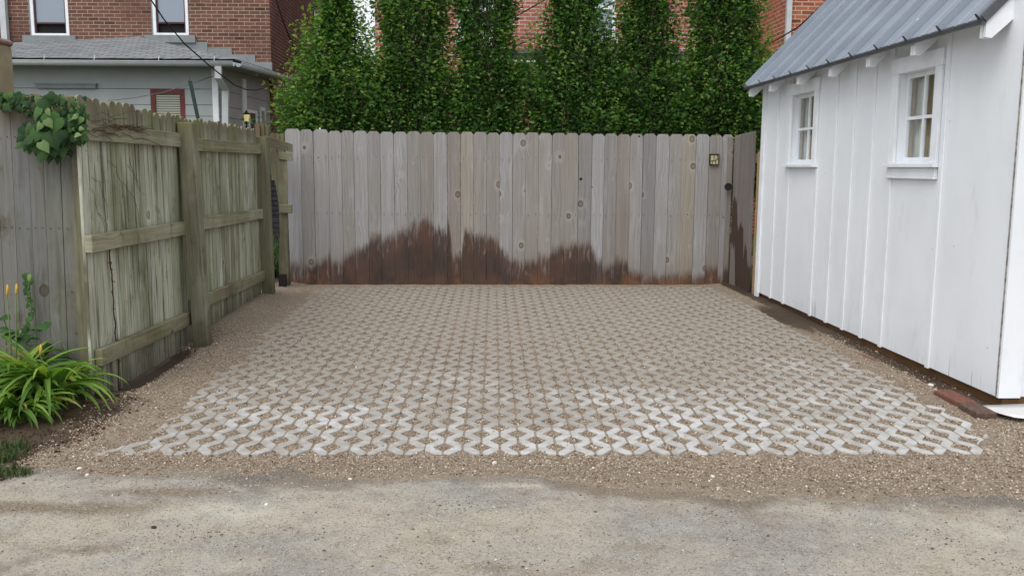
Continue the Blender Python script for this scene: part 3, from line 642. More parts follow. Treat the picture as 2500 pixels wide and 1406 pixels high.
tag(stones('scattered_gravel', np.stack([xs, ys, np.maximum(alley_h(xs, ys), gravel_h(xs, ys)) + sz * .2], -1), sz, M['stone']), 'stray pea gravel thinning out over the edge of the alley')
xs, ys = scatter(15000, -2.4, 2.9, 2.3, 3.6); sz = rng.gamma(1.5, .0011, len(xs)) + .0011
ok = (ys < edge_line(xs) + .03) & (rng.random(len(xs)) < np.clip(.4 + fbm(xs, ys, 2, 41), .1, 1)); xs, ys, sz = xs[ok], ys[ok], sz[ok]
tag(stones('alley_grit', np.stack([xs, ys, alley_h(xs, ys) + sz * .15], -1), sz, M['palestone'], flat=.5), 'pale and dark grit strewn over the alley')
xs, ys = scatter(9000, -2.4, 2.9, 2.35, 3.5); ok = (fbm(xs, ys, 4, 83) > .32) & (ys < edge_line(xs)); xs, ys = xs[ok], ys[ok]; sz = rng.gamma(2, .0010, len(xs)) + .0012
tag(stones('dark_crumbs', np.stack([xs, ys, alley_h(xs, ys) + sz * .1], -1), sz, M['darkstone'], flat=.5), 'small dark crumbs clustered on the alley')
xs, ys = scatter(2600, -2.6, -1.7, 3.4, 4.6); sz = rng.gamma(3, .0013, len(xs)) + .0015; ok = (soil_mask(xs, ys) > .15 + .3 * rng.random(len(xs)))
xs, ys, sz = xs[ok], ys[ok], sz[ok]
tag(stones('soil_crumbs', np.stack([xs, ys, np.maximum(gravel_h(xs, ys), alley_h(xs, ys)) + sz * .2], -1), sz, M['soil']), 'dark soil crumbs dug up beside the fence corner')

def rock(name, x, y, size, mat, label, cat='stone', z=None, seed=0, flat=.6, group=None):
    rs = random.Random(seed); mb = MB(); n1, n2 = 5, 9; vs = [(0, 0, size * flat)]; 
    for i in range(1, n1):
        for j in range(n2):
            a = math.pi * i / n1; b = 2 * math.pi * j / n2 + i * .3; r = size * rs.uniform(.82, 1.12)
            vs.append((r * math.sin(a) * math.cos(b), .8 * r * math.sin(a) * math.sin(b), flat * r * math.cos(a)))
    vs.append((0, 0, -size * flat)); f = [(0, 1 + j, 1 + (j + 1) % n2) for j in range(n2)]
    for i in range(n1 - 2): f += [(1 + i * n2 + j, 1 + (i + 1) * n2 + j, 1 + (i + 1) * n2 + (j + 1) % n2, 1 + i * n2 + (j + 1) % n2) for j in range(n2)]
    l = len(vs) - 1; f += [(l, 1 + (n1 - 2) * n2 + (j + 1) % n2, 1 + (n1 - 2) * n2 + j) for j in range(n2)]
    mb.add(vs, f, rnd=rs.random() * .5 + .5 if 'pale' in mat.name else rs.random()); o = mb.build(name, mat); o.location = (x, y, (z if z is not None else float(max(gravel_h(x, y), alley_h(x, y)))) + size * flat * .35)
    o.rotation_euler = (0, 0, rs.uniform(0, 6)); tag(o, label, cat, group); return o
def rock_px(px, py, s, mat, label, seed, **k): g = G(px, py); return rock('stone', g.x, g.y, s, M[mat], label, seed=seed, **k)
rock_px(1208, 1130, .011, 'palestone', 'white stone lying alone on the gravel strip before the middle of the paving', 1, flat=.9)
rock_px(213, 1151, .010, 'palestone', 'white oval stone on the bare soil left of the paving', 2)
rock_px(194, 1137, .012, 'palestone', 'grey stone just behind the white oval stone at left', 3)
rock_px(1740, 1163, .012, 'palestone', 'largest flat pale stone of the cluster right of the middle of the gravel edge', 4, flat=.4)
rock_px(1754, 1189, .011, 'palestone', 'small pale stone nearest the camera in the cluster at the gravel edge', 5, flat=.5)
rock_px(375, 1279, .011, 'soil', 'dark stone lying on the alley at lower left', 6)
rock_px(855, 1161, .010, 'palestone', 'pale stone among crumbs on the alley left of the middle', 7, flat=.5)
rock_px(650, 1221, .009, 'palestone', 'light grey stone on the pale patch of the alley, left of the middle', 8, flat=.5)

# ================================================================== BACK FENCE
def board_outline(w, h, ear=.025, style='ear'):
    if style == 'ear': return [(0, 0), (w, 0), (w, h - ear), (w - ear * .9, h), (ear * .9, h), (0, h - ear)]
    if style == 'flat': return [(0, 0), (w, 0), (w, h), (0, h)]
    r = [(0, 0), (w, 0), (w, h - ear * 1.2)]
    r += [(w * (.5 + .5 * math.cos(t)) if 0 else w / 2 + w / 2 * math.cos(t), h - ear * 1.2 + ear * 1.2 * math.sin(t)) for t in (R(30), R(55), R(80), R(100), R(125), R(150))]
    return r + [(0, h - ear * 1.2)]
fence = thing('wooden_fence', 'grey cedar privacy fence across the back of the pad, wet brown stains along its foot', 'fence')
mb = MB(); seam_px = [700, 737, 768, 804, 836, 866, 899, 930, 963, 995, 1027, 1059, 1092, 1124, 1156, 1188, 1219, 1251, 1282, 1314, 1346, 1379, 1411, 1443, 1473, 1504, 1536, 1567, 1598, 1630, 1663, 1695, 1727, 1758, 1784]
FD = (BF1 - BF0).normalized(); FN = Vector((FD.y, -FD.x, 0))               # towards the camera
su = [(Lp(x, 500, BF0, BF1) - BF0).dot(FD) for x in seam_px]
for i in range(len(su) - 1):
    a, b = su[i] + .0016, su[i + 1] - .0016
    topz = lerp(1.602, 1.592, i / 33) + random.uniform(-.004, .006) + (.014 if i < 3 else 0)
    ear = .028; w = b - a
    o = BF0 + FD * a + FN * random.uniform(-.002, .003); o.z = -.04
    tilt = random.uniform(-.0016, .0016)
    mb.prism(o, FD, Vector((tilt, 0, 1)), -FN, board_outline(w, topz + .04, ear), .016, rnd=random.random())
    for zz_ in (1.335, .755, .105):
        for q in (.2, .8):
            c = BF0 + FD * (a + w * (q + random.uniform(-.06, .06))) + FN * .004; c.z = zz_ + random.uniform(-.012, .012)
            s = .0026; mb.box(c - FD * s - Vector((0, 0, s)), FD * 2 * s, -FN * .004, Vector((0, 0, 2 * s)), rnd=.5, mi=1)
            if zz_ < 1.3 and random.random() < .55 or random.random() < .3: mb.box(c - FD * .0008 - FN * .0012 - Vector((0, 0, random.uniform(.012, .032))), FD * .0016, -FN * .002, Vector((0, 0, .012)) + Vector((0, 0, .012)), rnd=.5, mi=1)
def hole(px, py, r):
    c = Lp(px, py, BF0, BF1) + FN * .0045
    vs = [c + FD * r * math.cos(t) * random.uniform(.85, 1.1) + Vector((0, 0, 1)) * r * math.sin(t) * random.uniform(.85, 1.1) for t in np.linspace(0, 6.283, 10, endpoint=False)]
    mb.add([c] + vs, [(0, i + 1, (i + 1) % 10 + 1) for i in range(10)], rnd=.2, mi=2)
hole(1418, 437, .016); hole(1560, 333, .010); hole(1766, 531, .007)
mb.build('board_panel', [M['cedar'], M['nail'], M['dark']], fence)
for z in (1.29, .71, .07):
    r_ = MB(); r_.box(BF0 - FN * .0175 + Vector((0, 0, z)) + FD * -.02, Vector((0, 0, .089)), -FN * .038, FD * (BFW + .02)); r_.build('rail', M['cedar'], fence)
for s in (.02, 2.3, BFW - .06):
    r_ = MB(); r_.box(BF0 + FD * s - FN * .057 + Vector((0, 0, -.2)), FD * .089, -FN * .089, Vector((0, 0, 1.74))); r_.build('post', M['cedar'], fence)
r_ = MB(); p = Lp(783, 500, BF0, BF1); r_.box(Vector((p.x, p.y, 1.45)) - FN * .02, FD * .012, -FN * .01, Vector((0, 0, .185))); r_.build('stake', M['whitetrim'], fence)

# hinge post + gate
post = thing('gate', 'grey board gate standing half open beside the white shed with dark wet patches', 'gate')
mb = MB(); H0 = BF1 + Vector((-.0, -.03, 0)); g0 = BF1 + Vector((.012, -.035, 0)); g1 = Vector((2.335, 8.68, 0)); gd = (g1 - g0).normalized(); gn = Vector((-gd.y, gd.x, 0))
if gn.x > 0: gn = -gn
gl = (g1 - g0).length; nb = 7; w = gl / nb
for i in range(nb):
    drop = lerp(-.02, -.012, i / nb)
    o = g0 + gd * (i * w + .001) + gn * random.uniform(-.001, .002); o.z = .02 + (.0 if i < 3 else -.012)
    mb.prism(o, gd, Vector((0, 0, 1)), -gn, board_outline(w - .002, 1.585 + .008 * i * .4 - o.z, .02), .016)
mb.build('board_panel', M['gate'], post)
for z in (1.3, .3):
    r_ = MB(); r_.box(g0 - gn * .0175 + Vector((0, 0, z)), Vector((0, 0, .089)), -gn * .03, gd * gl); r_.build('rail', M['gate'], post)
k = MB(); c = Lp(1776, 456, BF0, BF1) + Vector((-.01, -.07, 0))
k.tube([c, c + Vector((.0, -.018, 0))], .040, 16); k.tube([c + Vector((0, .05, 0)), c], .008, 8); k.build('latch_knob', M['black'], post)
hp = MB(); pp = Lp(1771, 500, BF0, BF1); hp.box(Vector((pp.x, pp.y, -.03)) + FN * .018, FD * .05, -FN * .016, Vector((0, 0, 1.60)), rnd=.86); tag(hp.build('trim_board', [M['cedar']]), 'narrow brown upright board covering the joint of fence and gate', 'board')
tb = MB(); a = Vector((2.352, 8.60, -.02)); tb.prism(a, Vector((.068, -.004, 0)).normalized(), Vector((0, 0, 1)), Vector((0, 1, 0)), [(0, 0), (.058, 0), (.058, 1.47), (.0, 1.415)], .016, rnd=.3)
tag(tb.build('fence_picket', M['tanboard']), 'narrow tan picket filling the gap between gate and shed', 'picket')
# wall light
wl = thing('wall_light', 'small square cream glass light in a black lattice frame on the back fence', 'wall light')
a, b = Lp(1732, 376, BF0, BF1), Lp(1753, 403, BF0, BF1); wd, ht = (b - a).dot(FD), a.z - b.z; o = Vector((a.x, a.y, b.z)) + FN * .004
g = MB(); g.box(o + FD * .004 + FN * .0 + Vector((0, 0, .004)), FD * (wd - .008), FN * .022, Vector((0, 0, ht - .008))); g.build('glass_panel', M['creamglass'], wl)
fr = MB(); t = .007
for (u0, w0, du, dw) in [(0, 0, t, ht), (wd - t, 0, t, ht), (t, 0, wd - 2 * t, t), (t, ht - t * 1.6, wd - 2 * t, t * 1.6), (wd * .62, t, .005, ht * .45), (wd * .25, t, .004, ht * .35), (wd * .62 + .005, ht * .5, wd * .38 - t - .005, .005), (wd * .42, ht * .38, .0045, ht * .54), (t, ht * .36, wd * .62 - t, .0045), (wd * .78, ht * .52, .0045, ht * .4)]:
    fr.box(o + FD * u0 + Vector((0, 0, w0)), FD * du, FN * (.026 + random.uniform(0, .0015)), Vector((0, 0, dw)))
fr.build('lattice_frame', M['black'], wl)

# ================================================================== LEFT FENCES
LA, LB, LC = Vector((-2.25, 4.66, 0)), Vector((-2.262, 6.05, 0)), Vector((-2.385, 8.36, 0))
lf = thing('wooden_fence', 'mossy green board fence seen from its rail side along the left of the pad', 'fence')
def picket_run(mb, A, B, nb, top0, top1, base0, base1, style='round', th=.015, jit=.012, ear=.022, gap=.004, seedr=0):
    d = (B - A).normalized(); L = (B - A).length; n = Vector((-d.y, d.x, 0)); w = L / nb
    for i in range(nb):
        t = (i + .5) / nb; o = A + d * (i * w) + n * random.uniform(0, .004); o.z = lerp(base0, base1, t) + random.uniform(-.01, .01)
        mb.prism(o, d, Vector((random.uniform(-.003, .003), 0, 1)), n, board_outline(w - gap - random.uniform(0, .003), lerp(top0, top1, t) + random.uniform(-jit, jit) - o.z, ear, style), th)
mb = MB(); picket_run(mb, LA, LB, 15, 1.605, 1.575, -.03, .0); picket_run(mb, LB, LC, 25, 1.575, 1.585, -.03, -.03)
mb.build('board_panel', M['mossboard'], lf)
def rail_between(A, B, z0, z1, parent, name='rail', h=.092, th=.04, mat='mossrail', inset=0):
    d = (B - A).normalized(); n = Vector((d.y, -d.x, 0)); m2 = MB()
    w = (B + Vector((0, 0, z1))) - (A + Vector((0, 0, z0)))
    m2.box(A + n * .001 + Vector((0, 0, z0)), Vector((0, 0, h)), n * th, w); m2.build(name, M[mat], parent, .003)
d1 = (LB - LA).normalized(); d2 = (LC - LB).normalized()
rail_between(LA + d1 * .03, LB + d1 * .02, .168, .150, lf); rail_between(LA + d1 * -.01, LB, .786, .776, lf); rail_between(LA, LB - d1 * .04, 1.372, 1.366, lf)
rail_between(LB + d2 * .09, LC, .222, .165, lf); rail_between(LB + d2 * .08, LC, .785, .75, lf); rail_between(LB + d2 * .07, LC, 1.345, 1.352, lf)
def post_px(parent, xb, y, xt, zt, w=.098, name='post', mat='mosspost', zb=-.1, d=.09, rnd=None):
    m2 = MB(); b = Vector((xb - w / 2, y, zb)); t = Vector((xt - w / 2, y + .02, zt)); m2.box(b, (w, 0, 0), (0, d, 0), t - b, rnd=rnd); return m2.build(name, M[mat], parent, .004)
post_px(lf, -2.140, 6.0, -2.197, 1.53, .104); post_px(lf, -2.322, 8.345, -2.352, 1.51, .104)
post_px(lf, -2.315, 4.70, -2.29, 1.60, .07, mat='mosspost', zb=-.1)
# ragged lower patch boards at the first panel
m2 = MB()
for s, wd_, zt in [(.02, .06, .17), (.09, .02, .15), (.2, .05, .16)]:
    o = LA + d1 * s + Vector((d1.y, -d1.x, 0)) * .001; o.z = -.06; m2.prism(o, d1, (0, 0, 1), Vector((d1.y, -d1.x, 0)), board_outline(wd_, zt + .06, .01, 'flat'), .014)
m2.build('patch_board', M['mossboard'], lf)

cf = thing('wooden_fence', 'plain grey board fence facing the alley at far left behind the lily plants', 'fence')
mb = MB(); CY = 4.775; xs_ = [P(x, 700, CY).x for x in (2, 38, 78, 113, 153, 196)]; st_ = xs_[1] - xs_[0]
seams = [xs_[0] - st_ * k for k in range(14, 0, -1)] + xs_
for i in range(len(seams) - 1):
    w = seams[i + 1] - seams[i]; o = Vector((seams[i] + .001, CY + random.uniform(-.002, .002), -.05))
    mb.prism(o, (1, 0, 0), (.022, 0, 1), (0, 1, 0), board_outline(w - .002, 1.66 + random.uniform(-.008, .008), .02, 'round'), .016)
    for z in (.905, 1.385):
        for q in (.25, .75): mb.box((o.x + w * q + .022 * z, CY - .006, z + random.uniform(-.004, .004)), (.004, 0, 0), (0, .004, 0), (0, 0, .004), rnd=.5, mi=1)
for px, py in ((174, 714), (184, 815)):
    c = P(px, py, CY - .004); mb.box(c, (.006, 0, 0), (0, .002, 0), (0, 0, .006), mi=1)
mb.build('board_panel', [M['greyboard'], M['nail']], cf)
for z in (.2, .8, 1.36):
    m2 = MB(); m2.cbox(-3.7, -2.32, CY + .0175, CY + .055, z, z + .089, grain='x'); m2.build('rail', M['greyboard'], cf)
m2 = MB(); m2.box((-2.362, CY + .02, -.1), (.07, 0, 0), (0, .06, 0), (.02, 0, 1.55)); m2.build('post', M['greyboard'], cf)

# decayed link between the left fence and the back fence
bf = thing('wooden_fence', 'decayed short stretch of mossy fence with a hole, left of the grey back fence', 'fence')
mb = MB()
for (px0, px1, yt, yb, Y, st) in [(628, 640, 300, 700, 8.75, 'round'), (640, 651, 300, 700, 8.78, 'round'), (651, 661, 304, 700, 8.8, 'round'), (665, 676, 325, 440, 9.35, 'round'), (676, 687, 326, 440, 9.36, 'round'), (687, 698, 326, 440, 9.37, 'round')]:
    a, b, tp, bt = P(px0, 500, Y), P(px1, 500, Y), P(px0, yt, Y).z, P(px0, yb, Y).z
    mb.prism((a.x, Y, bt), (1, 0, 0), (0, 0, 1), (0, 1, 0), board_outline(b.x - a.x - .002, tp - bt, .02, st), .015)
# ragged curved board round the hole
Y = 8.95
edge = [(655, 372), (668, 425), (676, 470), (684, 520), (683, 575), (680, 640), (684, 700), (704, 702), (700, 372)]
pts = [P(x, y, Y) for x, y in edge]; o = Vector((0, Y, 0)); mb.prism(o, (1, 0, 0), (0, 0, 1), (0, 1, 0), [(q.x, q.z) for q in pts], .018, rnd=.5)
pts = [P(x, y, Y) for x, y in [(653, 360), (672, 360), (673, 440), (668, 430), (661, 405), (653, 398)]]; mb.prism(Vector((0, Y + .02, 0)), (1, 0, 0), (0, 0, 1), (0, 1, 0), [(q.x, q.z) for q in pts], .014)
mb.build('board_panel', M['mosspost'], bf)
def rail_pts(a, b, h, th, parent, mat='mosspost'):
    m2 = MB(); a, b = Vector(a), Vector(b); m2.box(a, (0, 0, -h), (0, th, 0), b - a); m2.build('rail', M[mat], parent, .003)
rail_pts(P(640, 330, 8.5), P(712, 352, 8.98), .085, .04, bf); rail_pts(P(680, 370, 8.93), P(712, 374, 8.94), .08, .03, bf); rail_pts(P(681, 499, 8.9), P(712, 500, 8.9), .085, .03, bf)
m2 = MB(); b = P(696, 702, 8.99); m2.box((b.x - .03, 8.99, -.1), (.075, 0, 0), (0, .07, 0), (-.02, 0, 1.6)); m2.build('post', M['mosspost'], bf)
m2 = MB(); b = P(690, 690, 8.9); m2.box((b.x - .03, 8.86, -.06), (.07, 0, 0), (0, .05, 0), (0, 0, .22)); m2.build('rotten_stub', M['dark'], bf)

# ================================================================== WHITE SHED
shed = thing('shed', 'white board and batten shed with grey metal roof at right', 'shed')
WT0, WT1 = 0.0, 4.08                                                      # along the wall (YD) from the near corner
N = -XD                                                                   # outward (towards the pad)
SP0, SP1 = Vector((2.544, 4.563, 0)), Vector((2.368, 8.391, 0))
Sd = (SP1 - SP0).normalized(); Sn = Vector((-Sd.y, Sd.x, 0)); S0 = SP0 - Sd * .03
def st(px, py, off=0.):
    q = Lp(px, py, SP0 + Sn * off, SP1 + Sn * off); return (q - S0).dot(Sd), q.z
def S(t, z, o=0.): return S0 + Sd * t + Sn * o + Vector((0, 0, z))
SL = st(1848, 700)[0]; SB, OH, TAN = .07, .15, math.tan(R(46)); EZ = 2.012
WTOP = EZ + OH * TAN - .005; DEP = 3.2
wins = []
for q in [((1948, 1985), (222, 392), (1930, 1992), (198, 408)), ((2212, 2278), (178, 394), (2185, 2292), (140, 410))]:
    pass
W1 = dict(t0=st(1990, 300)[0], t1=st(1934, 300)[0], z0=1.29, z1=1.865)
W2 = dict(t0=st(2282, 300)[0], t1=st(2193, 300)[0], z0=1.29, z1=1.85)
# wall skin around the openings
mb = MB(); th = .09
def wallbox(t0, t1, z0, z1): mb.box(S(t0, z0, -th), Sd * (t1 - t0), Sn * th, Vector((0, 0, z1 - z0)), rnd=.5)
t_ = [0, W2['t0'], W2['t1'], W1['t0'], W1['t1'], SL]
wallbox(t_[0], t_[1], SB, WTOP); wallbox(t_[2], t_[3], SB, WTOP); wallbox(t_[4], t_[5], SB, WTOP)
for w_ in (W1, W2): wallbox(w_['t0'], w_['t1'], SB, w_['z0']); wallbox(w_['t0'], w_['t1'], w_['z1'], WTOP)
# front gable, back gable, far side
A = S(0, SB, 0); rz = WTOP + (DEP / 2) * TAN
fx_ = -Sn
for t0, t1 in ((.0015, .09), (SL - .09, SL - .002)):
    mb.prism(S(t0, 0, -th - .0005), fx_, (0, 0, 1), Sd, [(0, SB), (DEP - th, SB), (DEP - th, WTOP), (DEP / 2 - th, rz), (0, WTOP + th * TAN)], t1 - t0, rnd=.5)
mb.box(S(.09, SB, -DEP), Sd * (SL - .18), Sn * .09, Vector((0, 0, WTOP - SB)), rnd=.5)
mb.build('wall', M['white'], shed)
# corner boards: side face edge and front face
m2 = MB(); m2.box(S(-.019, SB - .002, -.115), Sd * .018, Sn * .117, Vector((0, 0, WTOP - SB + .1)), rnd=.3); m2.build('corner_board', M['white'], shed)
m2 = MB(); m2.box(S(-.004, SB - .001, .0005), Sd * .012, Sn * .004, Vector((0, 0, WTOP - SB))); m2.build('peeling_edge_strip', M['dirtytrim'], shed)
m2 = MB(); m2.box(S(SL - .07, .02, .001), Sd * .085, Sn * .019, Vector((0, 0, WTOP - .03))); m2.build('corner_board', M['whitetrim'], shed)
for px in (1889, 1921, 2029, 2071, 2118):
    t, z = st(px, 550); m2 = MB(); m2.box(S(t - .019, SB - .004, .001), Sd * .038, Sn * .011, Vector((0, 0, WTOP - SB)), rnd=random.random()); m2.build('batten', M['white'], shed)
for px in (1989, 2168, 2290):
    t, z = st(px, 550); zt = {1989: 1.25, 2168: 1.21, 2290: WTOP - SB}[px]
    m2 = MB(); m2.box(S(t - .019, SB - .006, .001), Sd * .038, Sn * .011, Vector((0, 0, zt - SB if px != 2290 else zt)), rnd=random.random()); m2.build('batten', M['white'], shed)
for px, zz0 in ((1967, 1.99), (2238, 1.97), (2184, 1.97)):
    t, z = st(px, 180 if px > 2000 else 210); m2 = MB(); m2.box(S(t - .019, zz0, .001), Sd * .038, Sn * .016, Vector((0, 0, WTOP - zz0)), rnd=random.random()); m2.build('batten', M['white'], shed)
# foundation timber
m2 = MB(); m2.box(S(.0, -.12, -.13), Sn * .10, Sd * .0 + Vector((0, 0, .188)), Sd * SL); m2.box(S(.012, -.12, -.132), Sd * .1, Vector((0, 0, .187)), -Sn * (DEP - .2)); m2.build('foundation_timber', M['sillwood'], shed)
# windows
def window(w_, apron):
    fr = MB(); t0, t1, z0, z1 = w_['t0'], w_['t1'], w_['z0'], w_['z1']; tw = .075
    wb = lambda a, b, c, d, o0, o1, m_=fr, r=None: m_.box(S(a, c, o0), Sd * (b - a), Sn * (o1 - o0), Vector((0, 0, d - c)), rnd=r)
    wb(t0 - tw, t0, z0 - .005, z1, .001, .02); wb(t1, t1 + tw, z0 - .005, z1, .001, .02); wb(t0 - tw - .012, t1 + tw + .012, z1, z1 + .1, .001, .023)
    root = fr.build('window', M['whitetrim'], shed, .002)
    sl_ = MB(); wb(t0 - tw - .02, t1 + tw + .02, z0 - .03, z0 - .006, -.06, .045, sl_)
    if apron: wb(t0 - tw, t1 + tw, z0 - .085, z0 - .031, .001, .02, sl_); wb(t0 - tw - .004, t1 + tw + .004, z0 - .1, z0 - .0855, .001, .028, sl_)
    sl_.build('window_sill', M['whitetrim'], root, .002)
    sh_ = MB(); f = .030; o0, o1 = -.062, -.04; m_ = .02; tm = (t0 + t1) / 2; zm = (z0 + z1) / 2 - .0
    wb(t0 + .001, t0 + f, z0, z1, o0, o1, sh_); wb(t1 - f, t1 - .001, z0, z1, o0, o1, sh_); wb(t0 + f, t1 - f, z0 - .004, z0 + f * 1.1, o0, o1, sh_); wb(t0 + f, t1 - f, z1 - f, z1 - .001, o0, o1, sh_)
    wb(tm - m_ / 2, tm + m_ / 2, z0 + f * 1.1, z1 - f, o0 + .001, o1 - .003, sh_); wb(t0 + f, tm - m_ / 2, zm - m_ / 2, zm + m_ / 2, o0 + .001, o1 - .004, sh_); wb(tm + m_ / 2, t1 - f, zm - m_ / 2, zm + m_ / 2, o0 + .001, o1 - .004, sh_)
    sh_.build('sash', M['whitetrim'], root)
    iw = MB(); o0, o1 = -.088, -.0635
    wb(t0 + .001, t0 + f, z0, z1, o0, o1, iw); wb(t1 - f, t1 - .001, z0, z1, o0, o1, iw); wb(tm - .011, tm + .011, z0, z1, o0, o1, iw); wb(t0 + f, tm - .011, zm - .009, zm + .009, o0, o1, iw); wb(tm + .011, t1 - f, zm - .009, zm + .009, o0, o1, iw)
    iw.build('inner_sash', M['barewood'], root)
    for a, b in ((t0 + f, tm - m_ / 2), (tm + m_ / 2, t1 - f)):
        for c, d in ((z0 + f * 1.1, zm - m_ / 2), (zm + m_ / 2, z1 - f)):
            gl_ = MB(); wb(a - .002, b + .002, c - .002, d + .002, -.054, -.05, gl_); gl_.build('pane', M['glass'], root)
    cu = MB(); n_ = 14
    for i in range(n_):
        a, b = lerp(t0 - .02, t1 + .02, i / n_), lerp(t0 - .02, t1 + .02, (i + 1) / n_); oa, ob = -.105 + .007 * math.sin(i * 1.9), -.105 + .007 * math.sin((i + 1) * 1.9)
        cu.quad(S(a, z0 - .02, oa), S(b, z0 - .02, ob), S(b, z1 + .02, ob), S(a, z1 + .02, oa), rnd=.5)
    cu.build('curtain', M['curtain'], root)
window(W1, False); window(W2, True)
# rafters
for px, py in [(1828, 207), (1877, 195), (1945, 178), (2023, 158), (2115, 135), (2225, 100), (2395, 60)]:
    q = Lp(px, py, SP0 + Sn * OH, SP1 + Sn * OH); t = (q - S0).dot(Sd); m2 = MB(); t = min(t, SL + .09)
    for k in range(2):
        s0 = t - .028 + k * .03
        def zr(o_): return EZ - .012 + (OH - o_) * TAN                     # underside of the deck
        pts = [(OH - .012, zr(OH - .012)), (OH - .012, EZ - .095), (OH - .045, EZ - .1), (-.02, zr(-.02) - .15), (-.02, zr(-.02))]
        m2.prism(S(s0, 0, 0), Sn, (0, 0, 1), Sd, pts, .024 if k else .022)
    m2.build('rafter_tail', M['whitetrim'], shed)
# roof
T0, T1 = st(2405, 30, OH)[0], SL + .14
up = (-Sn * math.cos(R(46)) + Vector((0, 0, 1)) * math.sin(R(46))); un = (Sn * math.sin(R(46)) + Vector((0, 0, 1)) * math.cos(R(46)))
RL = (DEP / 2 + OH) / math.cos(R(46)); E0 = S(T0, EZ, OH)
dk = MB(); dk.box(S(T0 + .004, EZ, OH - .004) - un * .012, Sd * (T1 - T0 - .01), un * .011, up * (RL - .01)); dk.build('roof_deck', M['whitetrim'], shed)
# ribbed metal sheet: profile along the eave
prof = []; pitch_ = .385; x = 0.
while x < (T1 - T0) - .001:
    for dx, h in [(0, 0), (.003, -.006), (.010, -.006), (.013, .04), (.030, .04), (.040, 0), (.14, 0), (.145, .003), (.155, .003), (.160, 0), (.25, 0), (.255, .003), (.265, .003), (.27, 0)]:
        if dx == 0 and h == 0: prof.append((x, 0)); continue
        if x + dx < (T1 - T0): prof.append((x + max(dx, .004), h))
    x += pitch_
prof.append((T1 - T0, 0))
ms = MB(); nP = len(prof); vs = []; 
for k in (0, 1):
    for (a, h) in prof: vs.append(E0 + Sd * a + up * (-.012 if k == 0 else RL) + un * (h + .002))
ms.add(vs, [(i, i + 1, nP + i + 1, nP + i) for i in range(nP - 1)], rnd=.5)
# other slope, mirrored over the ridge
c0 = S(T0, EZ, OH) + up * RL; ax = -Sn
vs2 = []
for k in (0, 1):
    for (a, h) in prof: vs2.append(c0 + Sd * a + (up.reflect(Sn) if 0 else (Vector((0, 0, -1)) * math.sin(R(46)) - Sn * math.cos(R(46)))) * (0 if k == 0 else RL) + (Vector((0, 0, 1)) * math.cos(R(46)) - Sn * math.sin(R(46))) * (h + .002))
ms.add(vs2, [(i, i + 1, nP + i + 1, nP + i) for i in range(nP - 1)], rnd=.5)
ro = ms.build('metal_roof', M['roofmetal'], shed); sm_ = ro.modifiers.new('thickness', 'SOLIDIFY'); sm_.thickness = .0012
de = MB(); de.box(S(T0 - .004, EZ - .030, OH - .003), Sd * (T1 - T0 + .008), Sn * .012, Vector((0, 0, .030))); de.box(S(T0 - .004, EZ - .0305, OH + .009), Sd * (T1 - T0 + .008), Sn * .008, Vector((0, 0, .006)))
de.box(E0 + up * -.01 - Sd * .012 - un * .02, Sd * .011, un * .044, up * RL); de.box(E0 + up * -.01 + Sd * (T1 - T0 + .001) - un * .02, Sd * .011, un * .044, up * RL)
de.build('drip_edge', M['roofedge'], shed)
rk = MB(); rk.box(E0 + Sd * .002 - un * .098 + up * .06, Sd * .02, un * .085, up * (RL - .06)); rk.build('rake_board', M['whitetrim'], shed)

# things by the shed foot
def loose_brick(px, py, ang, z, L, W_, H_, label, mat='redbrickpiece', tilt=0., group=None):
    g = G(px, py); m2 = MB(); m2.cbox(-L / 2, L / 2, -W_ / 2, W_ / 2, 0, H_); o = m2.build('brick', M[mat], None, .006)
    o.location = (g.x, g.y, z); o.rotation_euler = (tilt, 0, ang); tag(o, label, 'brick', group); return o
ang = math.atan2(Sd.y, Sd.x)
loose_brick(2112, 872, ang + .04, -.02, .32, .045, .032, 'long flat brick edge lying in the gravel along the middle of the shed', 'redbrickpiece')
loose_brick(1985, 801, ang + .02, -.022, .42, .045, .03, 'flat brick edge farther back along the shed, half buried in dark soil', 'greybrickpiece')
loose_brick(2330, 982, ang - .02, -.012, .26, .105, .05, 'reddish brick farther from the shed corner, of the two end to end', 'redbrickpiece', group='pair of bricks by the shed corner')
loose_brick(2385, 1014, ang - .06, -.012, .2, .105, .055, 'dark brown brick nearest the shed corner, of the two end to end', 'greybrickpiece', group='pair of bricks by the shed corner')
fl = MB(); n_ = 10; rows = []
a0, a1 = G(2395, 1004, .02), Vector((3.2, 4.46, .02))
for j in range(4):
    row = []
    for i in range(n_ + 1):
        t = i / n_; y0 = lerp(4.50, 4.50, t); yy = lerp(y0, 4.26 - .02 * math.sin(t * 5), j / 3); x_ = lerp(2.40, 3.3, t) + (.09 * (j / 3) * (1 - t))
        row.append((x_, yy, .028 + .016 * math.sin(t * 3.2 + j) - .014 * j / 3 + (.02 if j == 3 and i < 3 else 0)))
    rows.append(row)
fl.add([p for r_ in rows for p in r_], [(j * (n_ + 1) + i, j * (n_ + 1) + i + 1, (j + 1) * (n_ + 1) + i + 1, (j + 1) * (n_ + 1) + i) for j in range(3) for i in range(n_)], rnd=.5, smooth=True)
fo = fl.build('flashing_sheet', M['flash']); s_ = fo.modifiers.new('t', 'SOLIDIFY'); s_.thickness = .002; tag(fo, 'bent white metal sheet sticking out under the shed corner', 'metal sheet')
